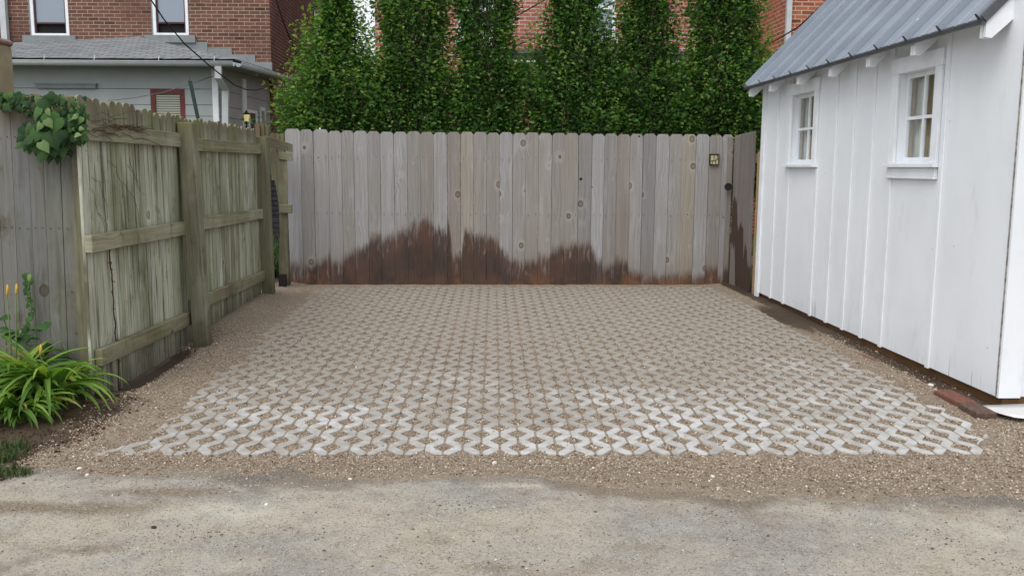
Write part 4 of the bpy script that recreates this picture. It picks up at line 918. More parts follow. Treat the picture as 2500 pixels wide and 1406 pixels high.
for i, (px, py, sc, lb) in enumerate([(2272, 944, .022, 'largest broken white plaster chip beside the shed foundation'), (2240, 933, .012, 'thin white chip left of the largest chip by the shed foundation'), (2213, 912, .01, 'small white chip farther back by the shed foundation, third from the corner bricks'), (2285, 955, .012, 'small white chip between the largest chip and the corner bricks'), (2140, 862, .012, 'tiny white chip behind the long flat brick edge by the shed')]):
    g = G(px, py); rock('chip', g.x, g.y, sc, M['palestone'], lb, 'debris', seed=20 + i, flat=.35)

# ================================================================== BROWN BRICK HOUSE + GREY ADDITION (left background)
YB = 17.4; bc = P(661, 120, YB)
house = thing('brick_house', 'brown brick house with white framed upper windows at left behind the grey addition', 'house')
mb = MB()
def wall_xz(mb, x0, x1, y, z0, z1, mi=0, rnd=.5): mb.add([(x0, y, z0), (x1, y, z0), (x1, y, z1), (x0, y, z1)], [(0, 1, 2, 3)], [(x0, 0, z0), (x1, 0, z0), (x1, 0, z1), (x0, 0, z1)], rnd, mi)
wins_ = [(P(72, 50, YB).x, P(168, 50, YB).x, P(120, 88, YB).z), (P(370, 50, YB).x, P(460, 50, YB).x, P(415, 87, YB).z)]
xw = [-16, wins_[0][0], wins_[0][1], wins_[1][0], wins_[1][1], bc.x]; ZT = 8.
for i in (0, 2, 4): wall_xz(mb, xw[i], xw[i + 1], YB, -.2, ZT)
for (a, b, z) in wins_: wall_xz(mb, a, b, YB, -.2, z); wall_xz(mb, a, b, YB, z + 1.6, ZT)
mb.build('front_wall', M['brickbrown'], house)
mb = MB(); bk = Vector((bc.x, YB, 0)) + YD * 8; mb.add([(bc.x, YB, -.2), (bk.x, bk.y, -.2), (bk.x, bk.y, ZT), (bc.x, YB, ZT)], [(0, 1, 2, 3)], [(0, 0, -.2), (8, 0, -.2), (8, 0, ZT), (0, 0, ZT)], .5)
mb.add([(bk.x, bk.y, -.2), (-16, bk.y, -.2), (-16, bk.y, ZT), (bk.x, bk.y, ZT)], [(0, 1, 2, 3)], rnd=.5); mb.add([(-16, bk.y, -.2), (-16, YB, -.2), (-16, YB, ZT), (-16, bk.y, ZT)], [(0, 1, 2, 3)], rnd=.5)
mb.build('side_wall', M['brickside'], house)
m2 = MB(); m2.cbox(-16.3, bk.x + .3, YB - .3, bk.y + .4, ZT, ZT + .2); m2.build('roof', M['dark'], house)
def up_window(a, b, z, hgt, parent, sillz=None, screen_gap=True):
    y = YB; f = MB(); t = .055
    f.cbox(a + .03, a + .03 + t, y - .01, y + .06, z, z + hgt); f.cbox(b - t, b - .0, y - .01, y + .06, z, z + hgt); f.cbox(a + .03 + t, b - t, y - .01, y + .06, z, z + t * .8); f.cbox(a + .03 + t, b - t, y - .01, y + .06, z + hgt - t, z + hgt)
    o = f.build('window', M['whitetrim'], parent)
    s = MB(); s.cbox(a + .03 + t, a + .03 + t + .03, y + .02, y + .05, z + t * .8, z + hgt - t); s.cbox(b - t - .03, b - t, y + .02, y + .05, z + t * .8, z + hgt - t); s.cbox(a + .06 + t, b - t - .03, y + .02, y + .05, z + .22, z + .25); s.build('sash', M['darkred'], o)
    g = MB(); g.cbox(a + .06 + t, b - t - .03, y + .04, y + .045, z + .25, z + hgt - t); g.build('pane', M['glassblue'], o)
    g = MB(); g.cbox(a + .06 + t, b - t - .03, y + .07, y + .075, z + .04, z + .25); g.build('opening', M['dark'], o)
    r = MB(); r.cbox(a, a + .03, y - .002, y + .1, z, z + hgt); r.build('reveal', M['greytrim'], o)
    s = MB(); s.cbox(a - .13, b + .13, y - .06, y + .02, z - .14, z - .002); s.build('window_sill', M['greytrim'], o)
for (a, b, z) in wins_: up_window(a, b, z, 1.6, house)
q = P(769, 98, 17.4)
aw = Lp(770, 96, (bc.x, YB), (bk.x, bk.y)); am = MB(); wv_ = YD
outl = [(0, 0), (.75, 0), (.75, .75)] + [(.375 + .375 * math.cos(t), .75 + .3 * math.sin(t)) for t in (R(30), R(60), R(90), R(120), R(150))] + [(0, .75)]
am.prism(Vector((aw.x, aw.y, aw.z - .35)) - YD * .3 + XD * .02, YD, (0, 0, 1), XD, outl, .05); wq = am.build('arched_window', M['whitetrim'], house)
am = MB(); am.prism(Vector((aw.x, aw.y, aw.z - .3)) - YD * .22 + XD * .072, YD, (0, 0, 1), XD, [(x * .8, z * .85) for x, z in outl], .01); am.build('pane', M['glassdark'], wq)
# stepped flashing on the brick above the addition roof
for i, (x0, x1, y0, y1) in enumerate([(400, 507, 103, 122), (508, 567, 119, 137), (560, 624, 134, 154), (620, 665, 153, 172)]):
    a, b = P(x0, y0, YB), P(x1, y1, YB); m2 = MB(); m2.cbox(a.x, b.x, YB - .02 - .002 * i, YB + .01, b.z - .12, a.z); m2.build('flashing', M['greytrim'], house)
ds = MB(); a = P(9, 50, YB - .1); ds.cbox(a.x - .06, a.x + .05, YB - .12, YB - .02, 2.9, 7); tag(ds.build('downspout', M['gutter'], house))

add = thing('house_addition', 'grey sided lean-to addition with shingled hip roof and white gutter at left', 'house')
YA = 14.5; ca = P(531, 200, YA); ce = P(657, 250, 17.38)
mb = MB(); zt = P(300, 158, YA).z + .02
wall_xz(mb, -12, ca.x, YA + .02, -.2, zt)
sdv = Vector((ce.x - ca.x, 17.38 - YA, 0)); sL = sdv.length; sdn = sdv.normalized(); snn = Vector((sdn.y, -sdn.x, 0))
mb.add([(ca.x, YA, -.2), (ce.x, 17.38, -.2), (ce.x, 17.38, zt), (ca.x, YA, zt)], [(0, 1, 2, 3)], rnd=.5)
mb.build('wall', M['dark'], add)
sd_ = MB(); zs = [P(300, y, YA).z for y in (400, 361, 322, 283, 255.5, 217, 155)]; zs = [0.] + sorted(zs)
rw0, rw1, rwt = P(367, 218, YA).x, P(450, 218, YA).x, P(400, 218, YA).z
for i in range(len(zs) - 1):
    z0, z1 = zs[i] + .004, zs[i + 1] - .004
    for a, b in ((-12, rw0), (rw1, ca.x)):
        sd_.cbox(a, b, YA, YA + .015, z0, z1)
    if z0 > rwt - .02: sd_.cbox(rw0, rw1, YA + .0005, YA + .015, max(z0, rwt), z1)
    elif z1 > rwt: sd_.cbox(rw0, rw1, YA + .0005, YA + .015, rwt, z1)
    sd_.box(Vector((ca.x, YA, z0)), sdn * sL, snn * .015, Vector((0, 0, z1 - z0)))
sd_.build('siding', M['greypaint'], add)
# roof
EZA = P(300, 143, 14.15).z; c1 = P(573, 146, 14.15); c2 = P(706, 187, 17.35); ap = P(341, 90, YB); lw = P(-60, 133, YB)
rf = MB(); E_ = Vector((-12, 14.15, EZA)); C_ = Vector((c1.x, 14.15, EZA)); B_ = Vector((c2.x, 17.38, c2.z + .02)); A_ = Vector((ap.x, YB - .01, ap.z)); L_ = Vector((-12, YB - .01, ap.z - 1.0))
L_ = Vector((-12, YB - .01, ap.z + (lw.z - ap.z) * (ap.x + 12) / (ap.x - lw.x)))
def rl(p): return (p.x, 0, (p.y - 14.15) * 1.03)
rf.add([E_, C_, A_, L_], [(0, 1, 2, 3)], [rl(E_), rl(C_), rl(A_), rl(L_)], .5)
rf.add([C_, B_, A_], [(0, 1, 2)], [(0, 0, 0), (3.2, 0, 0), (3.2, 0, 1.9)], .5)
rfo = rf.build('roof', M['shingle'], add); s_ = rfo.modifiers.new('t', 'SOLIDIFY'); s_.thickness = .03; s_.offset = -1
fa = MB(); fa.cbox(-12, C_.x, 14.16, 14.18, EZA - .07, EZA - .03); fa.build('roof_edge', M['dark'], add)
# lifted, curled shingles along the eave
cu = MB()
for i in range(26):
    x = lerp(-8.2, C_.x - .1, i / 26); w_ = .27; l = random.uniform(0, .012) + (.03 if i in (6, 7, 13) else 0)
    cu.add([(x, 14.12, EZA - .012 + l * .2), (x + w_, 14.12, EZA - .012 + random.uniform(0, .02)), (x + w_, 14.3, EZA + .045), (x, 14.3, EZA + .045)], [(0, 1, 2, 3)], [(0, 0, 0), (.1, 0, 0), (.1, 0, .1), (0, 0, .1)], random.random())
cu.build('eave_shingles', M['shingle'], rfo)
def halfgutter(mb, a, b, r=.055):
    a, b = Vector(a), Vector(b); d = (b - a).normalized(); n = Vector((d.y, -d.x, 0)).normalized(); seg = 9; vs = []
    for p in (a, b):
        for k in range(seg): t = math.pi * k / (seg - 1); vs.append(p + n * (r + r * math.cos(t)) - Vector((0, 0, 1)) * r * 1.3 * math.sin(t) )
    mb.add(vs, [(k, k + 1, seg + k + 1, seg + k) for k in range(seg - 1)], rnd=.5, smooth=True)
    mb.tube([a + n * 2 * r, b + n * 2 * r], .008, 5)
gu = MB(); halfgutter(gu, (-12, 14.15, EZA - .05), (C_.x, 14.15, EZA - .05)); halfgutter(gu, (C_.x, 14.15, EZA - .05), (B_.x, B_.y - .05, B_.z - .06))
for px in (110, 232, 389, 524): a = P(px, 150, 14.1); gu.tube([(a.x, 14.25, EZA + .05), (a.x, 14.1, EZA + .035), (a.x + .01, 14.04, EZA - .05)], .006, 5)
g_ = gu.build('gutter', M['gutter'], add); s_ = g_.modifiers.new('t', 'SOLIDIFY'); s_.thickness = .003
sf = MB(); sf.add([(-12, 14.17, EZA - .06), (C_.x - .02, 14.17, EZA - .06), (ca.x, YA, EZA - .09), (-12, YA, EZA - .09)], [(0, 1, 2, 3)], rnd=.5)
sf.add([(C_.x - .02, 14.17, EZA - .06), (B_.x - .02, B_.y, B_.z - .07), (ce.x, 17.37, B_.z - .1), (ca.x, YA, EZA - .09)], [(0, 1, 2, 3)], rnd=.5); sf.build('soffit', M['greypaint'], add)
cb = MB(); a, b = P(522, 300, YA), P(538, 300, YA); cb.cbox(ca.x - .085, ca.x + .005, YA - .018, YA - .001, -.1, EZA - .1); cb.build('corner_board', M['whitetrim'], add)
dp = MB(); tpx = P(531, 158, 14.1)
d0 = [P(532, 162, 14.06), P(532, 192, 14.08), P(549, 222, 14.38), P(549, 620, 14.42)]
for i in range(3):
    a, b = d0[i], d0[i + 1]; dp.box(a - Vector((.05, 0, 0)), (.10, 0, 0), (0, .06, 0), b - a + Vector((0, .0005 * i, -.0)))
dp.build('downspout', M['gutter'], add)
# red framed window with blind
rw = MB(); t = .075; zb = 1.55; rw.cbox(rw0, rw0 + t, YA - .012, YA + .02, zb, rwt); rw.cbox(rw1 - t, rw1, YA - .012, YA + .02, zb, rwt); rw.cbox(rw0 + t, rw1 - t, YA - .012, YA + .02, rwt - t, rwt); rw.cbox(rw0 + t, rw1 - t, YA - .012, YA + .02, zb, zb + t)
rwo = rw.build('window', M['redtrim'], add); bl = MB(); bl.cbox(rw0 + t, rw1 - t, YA + .012, YA + .018, zb + t, rwt - t); bl.build('blind', M['blind'], rwo)
tr = MB(); a, b = P(90, 207, YA), P(237, 217, YA); tr.cbox(a.x, b.x, YA - .05, YA - .001, b.z, a.z); tr.cbox(a.x - .02, b.x + .02, YA - .06, YA - .0005, a.z + .001, a.z + .02); tr.build('drip_cap', M['greytrim'], add)
# side: post, door, narrow window
def sidept(px, py): return Lp(px, py, (ca.x, YA), (ce.x, 17.38))
def sidebox(mb, px0, px1, z0, z1, o0, o1):
    a, b = sidept(px0, 300), sidept(px1, 300); n = -snn if snn.x < 0 else snn
    mb.box(Vector((a.x, a.y, z0)) + n * o0, Vector((b.x - a.x, b.y - a.y, 0)), n * (o1 - o0), Vector((0, 0, z1 - z0)))
pb = MB(); sidebox(pb, 591, 599, 0, EZA - .15, .002, .04); pb.build('trim_board', M['whitetrim'], add)
db = MB(); ztd = sidept(603, 268).z; sidebox(db, 602, 606, 0, ztd, .017, .04); sidebox(db, 620, 624, 0, ztd, .017, .04); sidebox(db, 606, 620, ztd - .05, ztd, .017, .04); do = db.build('door', M['whitetrim'], add)
db = MB(); sidebox(db, 606, 620, 0, ztd - .05, .016, .03); db.build('door_leaf', M['door'], do)
wb_ = MB(); z1 = sidept(638, 263).z; sidebox(wb_, 633, 644, 1.3, z1, .016, .04); wo_ = wb_.build('window', M['whitetrim'], add); wb_ = MB(); sidebox(wb_, 635, 642, 1.35, z1 - .06, .041, .045); wb_.build('pane', M['glassdark'], wo_)
# lantern
lt = thing('lantern', 'black outdoor lantern with lit amber glass on the corner trim of the grey addition', 'lantern'); c = sidept(598, 290); c = c + Vector((.07, -.14, 0)); 
def ring(mb, c, prof, n=8):
    vs = [Vector((c.x + r * math.cos(2 * math.pi * k / n), c.y + r * math.sin(2 * math.pi * k / n), c.z + z)) for r, z in prof for k in range(n)]
    mb.add(vs, [(i * n + k, i * n + (k + 1) % n, (i + 1) * n + (k + 1) % n, (i + 1) * n + k) for i in range(len(prof) - 1) for k in range(n)], rnd=.5)
g = MB(); ring(g, c, [(.0, -.06), (.032, -.06), (.055, .06), (.0, .06)], 6); g.build('glass', M['lamp'], lt)
g = MB(); ring(g, c, [(0, .14), (.012, .13), (.02, .1), (.062, .085), (.066, .062), (0, .062)], 6); ring(g, c, [(0, -.18), (.012, -.16), (.014, -.1), (.04, -.062), (0, -.061)], 6)
g.tube([c + Vector((0, 0, -.16)), c + Vector((-.05, .06, -.14)), c + Vector((-.06, .12, -.05))], .012, 6); g.tube([c + Vector((-.07, .12, -.14)), c + Vector((-.07, .12, .05))], .03, 8); g.build('lantern_body', M['black'], lt)
# stucco pillar, green post, cables
pl = thing('chimney_pillar', 'beige stucco pillar with a brown coping stone at the far left edge', 'pillar'); Y9 = 8.0
a, b = P(32, 160, Y9 + .3), P(0, 105, Y9); m2 = MB(); m2.cbox(a.x - .55, a.x, Y9, Y9 + .3, -.1, b.z); m2.build('shaft', M['stucco'], pl, .01)
m2 = MB(); m2.cbox(a.x - .6, a.x + .012, Y9 - .03, Y9 + .32, b.z + .001, b.z + .06); m2.build('coping', M['coping'], pl, .02)
m2 = MB()
for s in range(7):
    x = a.x - .01 - .04 * s; z = 1.7; pts = []
    for k in range(9): pts.append((min(a.x - .004, x + .02 * math.sin(k * 1.3 + s)), Y9 - .004, z)); x += random.uniform(-.03, .03); z += random.uniform(.05, .1)
    m2.tube(pts, .0025, 4)
tag(m2.build('vine_stems', M['bark']), 'thin bare vine stems creeping up the beige pillar', 'vine')
gp = MB(); a, b = P(459, 198, 9.0), P(487, 330, 9.0); gp.box(a, (.032, 0, 0), (0, .02, 0), (b - a) * 1.9); gp.box(a + Vector((.012, .02, 0)), (.007, 0, 0), (0, .02, 0), (b - a) * 1.9); gp.tube([a + Vector((.015, 0, 0)), a + Vector((.013, 0, .05))], .002, 4)
tag(gp.build('fence_stake', M['greenpost']), 'leaning dark green steel stake behind the mossy fence', 'stake')
def cable(name, pts, r, mat, label, group=None):
    m2 = MB(); m2.tube(pts, r, 6); return tag(m2.build(name, M[mat]), label, 'cable', group)
cable('overhead_cable', [P(355, -20, 12), P(400, 48, 12.4), P(450, 107, 12.8), P(510, 160, 13.4), P(540, 184, 13.7), P(572, 208, 14.2), P(600, 219, 14.8), P(625, 221, 15.4), P(648, 215, 16), P(672, 200, 17)], .010, 'conduit', 'black cable sagging from the top across the brown house to the grey addition corner')
cable('overhead_cable', [P(265, 246, 12.5), P(330, 239, 13), P(400, 226, 13.5), P(460, 207, 14), P(519, 187, 14.4)], .006, 'wirelight', 'thin grey wire running up to the white downspout of the grey addition')
cable('overhead_cable', [P(667, -20, 17), P(690, 50, 17.5), P(708, 95, 18), P(728, 142, 18.5), P(750, 190, 19)], .014, 'conduit', 'straight dark cable slanting down in front of the side wall of the brown house')
cable('overhead_cable', [P(1235, 128, 15), P(1262, 111, 15), P(1340, 80, 14.5), P(1426, 42, 14), P(1514, 0, 13.6), P(1560, -24, 13.4)], .012, 'conduit', 'black cable crossing behind the hedge in front of the pink brick wall')
cable('overhead_cable', [P(1180, 85, 15), P(1284, 27, 14.5), P(1345, -8, 14), P(1380, -30, 14)], .010, 'conduit', 'upper black cable slanting over the second gap of the hedge')
cable('overhead_cable', [P(1810, 148, 12), P(1848, 124, 12.2), P(1900, 96, 12.2), P(1950, 66, 12), P(2013, 8, 11.6), P(2040, -20, 11.5)], .0095, 'conduit', 'black cable in front of the orange brick wing beside the shed roof')

# ================================================================== PINK BRICK BUILDING (behind the hedge)
YPk = 16.6; pk = thing('brick_building', 'pink and orange brick building with pale joints behind the hedge trees', 'building')
xl = P(916, 100, YPk).x; xr = P(1849, 100, YPk).x; Yc = 15.0; xc = P(1925, 60, Yc).x
mb = MB(); ops = [(P(1118, 60, YPk).x, P(1205, 60, YPk).x, P(1160, 98, YPk).z), (P(1428, 60, YPk).x, P(1502, 60, YPk).x, P(1460, 92, YPk).z)]
xw = [xl, ops[0][0], ops[0][1], ops[1][0], ops[1][1], xr]
for i in (0, 2, 4): wall_xz(mb, xw[i], xw[i + 1], YPk, -.2, 9)
for a, b, z in ops: wall_xz(mb, a, b, YPk, -.2, z); wall_xz(mb, a, b, YPk, z + 1.5, 9)
mb.add([(xl, 24, -.2), (xl, YPk, -.2), (xl, YPk, 9), (xl, 24, 9)], [(0, 1, 2, 3)], rnd=.5)
mb.build('front_wall', M['brickpink'], pk)
mb = MB(); mb.add([(xr, YPk, -.2), (xc, Yc, -.2), (xc, Yc, 9), (xr, YPk, 9)], [(0, 1, 2, 3)], [(0, 0, -.2), (1.6, 0, -.2), (1.6, 0, 9), (0, 0, 9)], .5); wall_xz(mb, xc, 10, Yc, -.2, 9)
mb.build('wing_wall', M['brickorange'], pk)
m2 = MB(); a = P(1926, 60, Yc - .1); m2.cbox(a.x - .035, a.x + .045, Yc - .09, Yc - .01, .2, 8.8); m2.build('downspout', M['gutter'], pk)
m2 = MB(); m2.cbox(xl - .2, 10, YPk - .1, 24, 9, 9.2); m2.build('roof', M['dark'], pk)
for a, b, z in ops:
    f = MB(); y = YPk; f.cbox(a, a + .05, y + .03, y + .09, z, z + 1.5); f.cbox(b - .05, b, y + .03, y + .09, z, z + 1.5); f.cbox(a + .05, b - .05, y + .03, y + .09, z, z + .05); f.cbox(a + .05, b - .05, y + .03, y + .09, z + .5, z + .56); o = f.build('window', M['whitetrim'], pk)
    g = MB(); g.cbox(a + .05, b - .05, y + .07, y + .08, z + .05, z + 1.5); g.build('pane', M['glassblue'], o); g = MB(); g.cbox(a - .05, b + .05, y - .05, y + .05, z - .12, z - .001); g.build('window_sill', M['rustpaint'], o)
zc = P(1300, 122, 15.4).z; pc = MB(); x0, x1 = P(1140, 130, 15.4).x, P(1740, 130, 15.4).x
pc.cbox(x0, x1, 15.4, YPk - .002, zc - .06, zc); po = pc.build('porch_roof', M['roofedge'], pk); pc = MB(); pc.cbox(x0 + .02, x1 - .02, 15.42, 15.6, zc - .20, zc - .17); pc.cbox(x0 + .02, x1 - .02, 15.43, 15.6, zc - .17, zc - .061, mi=1); pc.build('fascia', [M['whitetrim'], M['glassdark']], po)
for px in (1150, 1310, 1480, 1600, 1730): a = P(px, 200, 15.45); m2 = MB(); m2.cbox(a.x - .05, a.x + .05, 15.45, 15.55, -.1, zc - .201); m2.build('porch_post', M['rustpaint'], pk)
pc = MB(); pc.cbox(x0, x1, 15.44, 15.5, 1.55, 1.62); pc.build('porch_rail', M['rustpaint'], pk)
for px0, px1 in ((1190, 1250), (1400, 1520), (1640, 1700)):
    a, b = P(px0, 200, YPk), P(px1, 200, YPk); m2 = MB(); m2.cbox(a.x, b.x, YPk - .03, YPk - .003, 1.0, 2.3); o = m2.build('window', M['rustpaint'], pk); m2 = MB(); m2.cbox(a.x + .06, b.x - .06, YPk - .04, YPk - .031, 1.06, 2.24); m2.build('pane', M['glassdark'], o)

# grey block wall seen through the hole
gb = MB(); a, b = P(600, 500, 12.6), P(740, 500, 12.6); wall_xz(gb, a.x, b.x, 12.6, -.1, P(660, 505, 12.6).z + .42); 
gb.add([(a.x, 12.6, 0), (a.x, 12.8, 0), (a.x, 12.8, 1.2), (a.x, 12.6, 1.2)], [(0, 1, 2, 3)]); gb.cbox(a.x, b.x, 12.5, 12.599, -.1, P(660, 535, 12.5).z, rnd=.2)
tag(gb.build('garden_wall', M['greybrick']), 'low grey block wall seen through the hole in the decayed fence', 'wall')

# ================================================================== PLANTS
def leaf_cloud(P_, D_, L_, Wd_, rn, name, mat, parent=None, bend=.25):
    """leaves as folded pointed blades: base point, direction, length, width"""
    n = len(P_); D = D_ / np.linalg.norm(D_, axis=1, keepdims=True)
    r = rng.normal(size=(n, 3)); S_ = np.cross(D, r); S_ /= np.linalg.norm(S_, axis=1, keepdims=True) + 1e-9; Nn = np.cross(S_, D)
    Nn *= np.sign(Nn[:, 2:3] + 1e-6); L = L_[:, None]; W = Wd_[:, None]
    v = np.stack([P_, P_ + D * L * .45 + S_ * W * .5 + Nn * W * .12, P_ + D * L * .98 - Nn * L * bend, P_ + D * L * .45 - S_ * W * .5 + Nn * W * .12, P_ + D * L * .5 - Nn * W * .05], 1)
    f = np.array([[0, 1, 4], [1, 2, 4], [2, 3, 4], [3, 0, 4]])
    f = (f[None] + (np.arange(n) * 5)[:, None, None]).reshape(-1, 3)
    me = bpy.data.meshes.new(name); me.vertices.add(n * 5); me.vertices.foreach_set('co', v.astype('f').ravel())
    me.loops.add(f.size); me.loops.foreach_set('vertex_index', f.ravel().astype('i')); me.polygons.add(len(f))
    me.polygons.foreach_set('loop_start', (np.arange(len(f)) * 3).astype('i')); me.update(calc_edges=True)
    at = me.attributes.new('rnd', 'FLOAT', 'POINT'); at.data.foreach_set('value', np.repeat(rn, 5).astype('f'))
    me.materials.append(mat); o = bpy.data.objects.new(name, me); COL.objects.link(o)
    if parent is not None: o.parent = parent
    return o
def hornbeam(label, x, y, prof, nb, seed, mat='leaf', group='columnar trees behind the back fence', leafn=13, lsz=.058, h0=.35, bright=0., lean=0.):
    """prof: list of (z, radius left, radius right) of the crown outline"""
    rs = np.random.default_rng(seed); root = thing('hedge_tree', label, 'tree', group)
    zmax = prof[-1][0]; zz = [p[0] for p in prof]
    nb = int(nb * 2.4); lsz *= 1.02
    def env(z, az):
        l, r = np.interp(z, zz, [p[1] for p in prof]), np.interp(z, zz, [p[2] for p in prof]); c = math.cos(az)
        return (r if c > 0 else l) * abs(c) + .42 * (l + r) / 2 * 2 * (1 - abs(c)) * .9
    tk = MB(); tr_ = [(x, y, -.1), (x + .01, y, .8), (x - .01, y + .01, 1.6), (x + .02 + lean * .5, y, 2.6), (x + lean, y, zmax - .3)]; tk.tube(tr_, [.04, .034, .028, .018, .006], 7)
    Ps, Ds, Ls, Ws, Rn = [], [], [], [], []
    for i in range(nb):
        zt = (h0 + .9 + (min(zmax, 3.9) - h0 - .9) * rs.random()) if rs.random() < .72 else rs.uniform(1.3, 2.4)
        az = rs.uniform(0, 2 * math.pi); az = az - .25 * math.sin(2 * az); frac = rs.uniform(.25, 1.0) ** .42 * rs.uniform(.9, 1.12); er = env(zt, az) * frac
        blen = rs.uniform(.35, .75); zt2 = zt; er *= rs.uniform(.88, 1.16) * (1 + .16 * math.sin(zt * 5 + az * 2 + seed * 5)); er *= 1 + .15 * math.sin(az * 3 + zt * 6.5 + seed) * math.sin(zt * 4.1 + seed * 2); tx = x + lean * max(0, (zt - 1.6) / (zmax - 1.6)); tip = np.array([tx + er * math.cos(az), y + er * math.sin(az) * .8, zt])
        zb = max(.15, zt - blen); rb = er * rs.uniform(.2, .5); base = np.array([tx + rb * math.cos(az), y + rb * math.sin(az) * .8, zb])
        if i % 3 == 0: tk.tube([base, (base + tip) / 2 + rs.normal(size=3) * .02, tip], [.008, .005, .002], 4, caps=False)
        shoot = rs.random() < .3; tone = rs.normal()
        if shoot: tip = tip + np.array([.12 * math.cos(az), .09 * math.sin(az), rs.uniform(.10, .32)])
        d = tip - base; ln = np.linalg.norm(d); dn = d / ln; nl = int(leafn * rs.uniform(.7, 1.4))
        for k in range(nl):
            t = .28 + .75 * (k + rs.random()) / nl; sidev = rs.normal(size=3); sidev -= dn * np.dot(sidev, dn); sidev /= np.linalg.norm(sidev)
            spread = .0 if (shoot and t > .85) else abs(rs.normal()) * .035
            p_ = base + d * t + sidev * spread; Ps.append(p_); out = np.array([math.cos(az), math.sin(az), 0])
            Ds.append(sidev * rs.uniform(.6, 1.1) + dn * rs.uniform(.2, .9) + out * .35 + np.array([0, 0, rs.uniform(-.55, .25)]))
            l_ = lsz * rs.uniform(.5, 1.35) * (.8 if shoot and t > .8 else 1); Ls.append(l_); Ws.append(l_ * rs.uniform(.46, .6))
            young = (.55 if shoot and t > .75 else 0) + (.2 if t > .8 else 0) + bright
            Rn.append(min(1, max(0, rs.uniform(0, .6) + .12 * tone + .06 + young * rs.uniform(.5, 1))))
    tk.build('trunk', M['bark'], root)
    leaf_cloud(np.array(Ps), np.array(Ds), np.array(Ls), np.array(Ws), np.array(Rn), 'crown', M[mat], root)
    return root
TY = 10.55
def tx(px, Y=TY): return P(px, 300, Y).x
m_ = TY / 2165
def pr(rows): return [(P(1250, y, TY).z, l * m_ * (1.14 if y > 180 else 1.0 if y > 110 else .88), r * m_ * (1.14 if y > 180 else 1.0 if y > 110 else .88)) for y, l, r in rows]
hornbeam('leftmost bushy hedge tree, broad at the foot with yellow green shoots on its left side', tx(832), TY - .1, pr([(560, 85, 85), (320, 106, 96), (230, 108, 100), (170, 98, 100), (120, 84, 84), (70, 54, 44), (20, 40, 28), (-40, 24, 16)]), 760, 1, bright=.14)
hornbeam('second hedge tree from the left, dense upright crown in front of the pale sky gap', tx(1005), TY + .05, pr([(560, 90, 90), (320, 95, 95), (250, 90, 85), (200, 66, 72), (140, 88, 95), (60, 92, 96), (-20, 84, 88), (-120, 68, 70), (-300, 10, 10)]), 800, 2)
hornbeam('third hedge tree from the left, with a thin middle showing the wall', tx(1185), TY + .1, pr([(560, 90, 90), (320, 95, 95), (240, 80, 85), (170, 72, 78), (110, 76, 88), (50, 84, 90), (-20, 84, 92), (-130, 66, 66), (-300, 10, 10)]), 660, 3)
hornbeam('fourth hedge tree from the left, tall with light shoots at its left edge', tx(1400), TY + .12, pr([(560, 100, 100), (320, 110, 105), (230, 112, 110), (160, 108, 112), (100, 90, 100), (40, 76, 92), (-20, 70, 86), (-130, 56, 60), (-300, 10, 10)]), 800, 4)
hornbeam('fifth hedge tree from the left, narrow at the top between two strips of brick', tx(1583), TY + .15, pr([(560, 100, 95), (320, 105, 105), (230, 100, 100), (160, 92, 92), (110, 84, 80), (50, 76, 70), (-20, 72, 60), (-130, 46, 46), (-300, 10, 10)]), 700, 5)
hornbeam('sixth hedge tree, rightmost tall one beside the shed roof', tx(1765), TY + .18, pr([(560, 95, 80), (320, 100, 90), (230, 104, 96), (160, 98, 92), (100, 84, 90), (40, 86, 92), (-20, 86, 90), (-130, 60, 60), (-300, 10, 10)]), 820, 6)
hornbeam('bright green bush half hidden between the last hedge tree and the shed', tx(1862), TY + .5, pr([(560, 50, 60), (320, 44, 60), (230, 40, 60), (150, 26, 50), (90, 10, 20)]), 260, 7, bright=.3, group='bushes beside the shed')
# pale tree far off in the sky gap
bt = thing('background_tree', 'pale green tree far behind in the bright gap between the houses', 'tree'); n = 5200; c = P(862, 60, 30)
pos = []; cl = [(c.x + rng.uniform(-2.6, 2.2), 30 + rng.uniform(-1, 1), c.z + rng.uniform(-4.5, 2.0)) for _ in range(30)]
for i in range(n): q = cl[rng.integers(30)]; pos.append((q[0] + rng.normal() * .42, q[1] + rng.normal() * .4, q[2] + rng.normal() * .22))
leaf_cloud(np.array(pos), rng.normal(size=(n, 3)), rng.uniform(.10, .18, n), rng.uniform(.06, .1, n), rng.random(n), 'crown', M['leafpale'], bt)
m2 = MB(); m2.tube([(c.x, 30, -.1), (c.x + .1, 30, 3), (c.x - .2, 30, 6)], [.2, .15, .04], 8); m2.build('trunk', M['bark'], bt)

# ivy on the fence corner
def heart(mb, p, d, nrm, s, rnd, fold=.25):
    s = s * .92
    """broad pointed ivy leaf: stem point p, pointing along d, facing nrm"""
    d = Vector(d).normalized(); n = Vector(nrm); n = (n - d * n.dot(d)).normalized(); a = d.cross(n)
    o = [(0, .0), (-.12, .3), (.12, .55), (.42, .5), (.75, .24), (1.08, 0), (.75, -.24), (.42, -.5), (.12, -.55), (-.12, -.3)]
    vs = [Vector(p) + d * s * x + a * s * y * .9 - n * s * (fold * abs(y) * 1.0 + .18 * x * x) for x, y in o] + [Vector(p) + d * s * .45 + n * s * .02]
    mb.add(vs, [(i, (i + 1) % 10, 10) for i in range(10)], rnd=rnd, smooth=True)
iv = thing('ivy', 'ivy with large heart shaped leaves hanging over the left fence corner', 'ivy'); lv = MB(); sm2 = MB(); rs = random.Random(11)
def ivy_leaf(px, py, Y, s, ang, rnd=None):
    p = P(px, py, Y); d = Vector((math.cos(ang), rs.uniform(-.35, .05), math.sin(ang))); nrm = Vector((rs.uniform(-.6, .6), -1, rs.uniform(-.1, .9)))
    heart(lv, p, d, nrm, s, rs.uniform(0, .85) if rnd is None else rnd, rs.uniform(.05, .45))
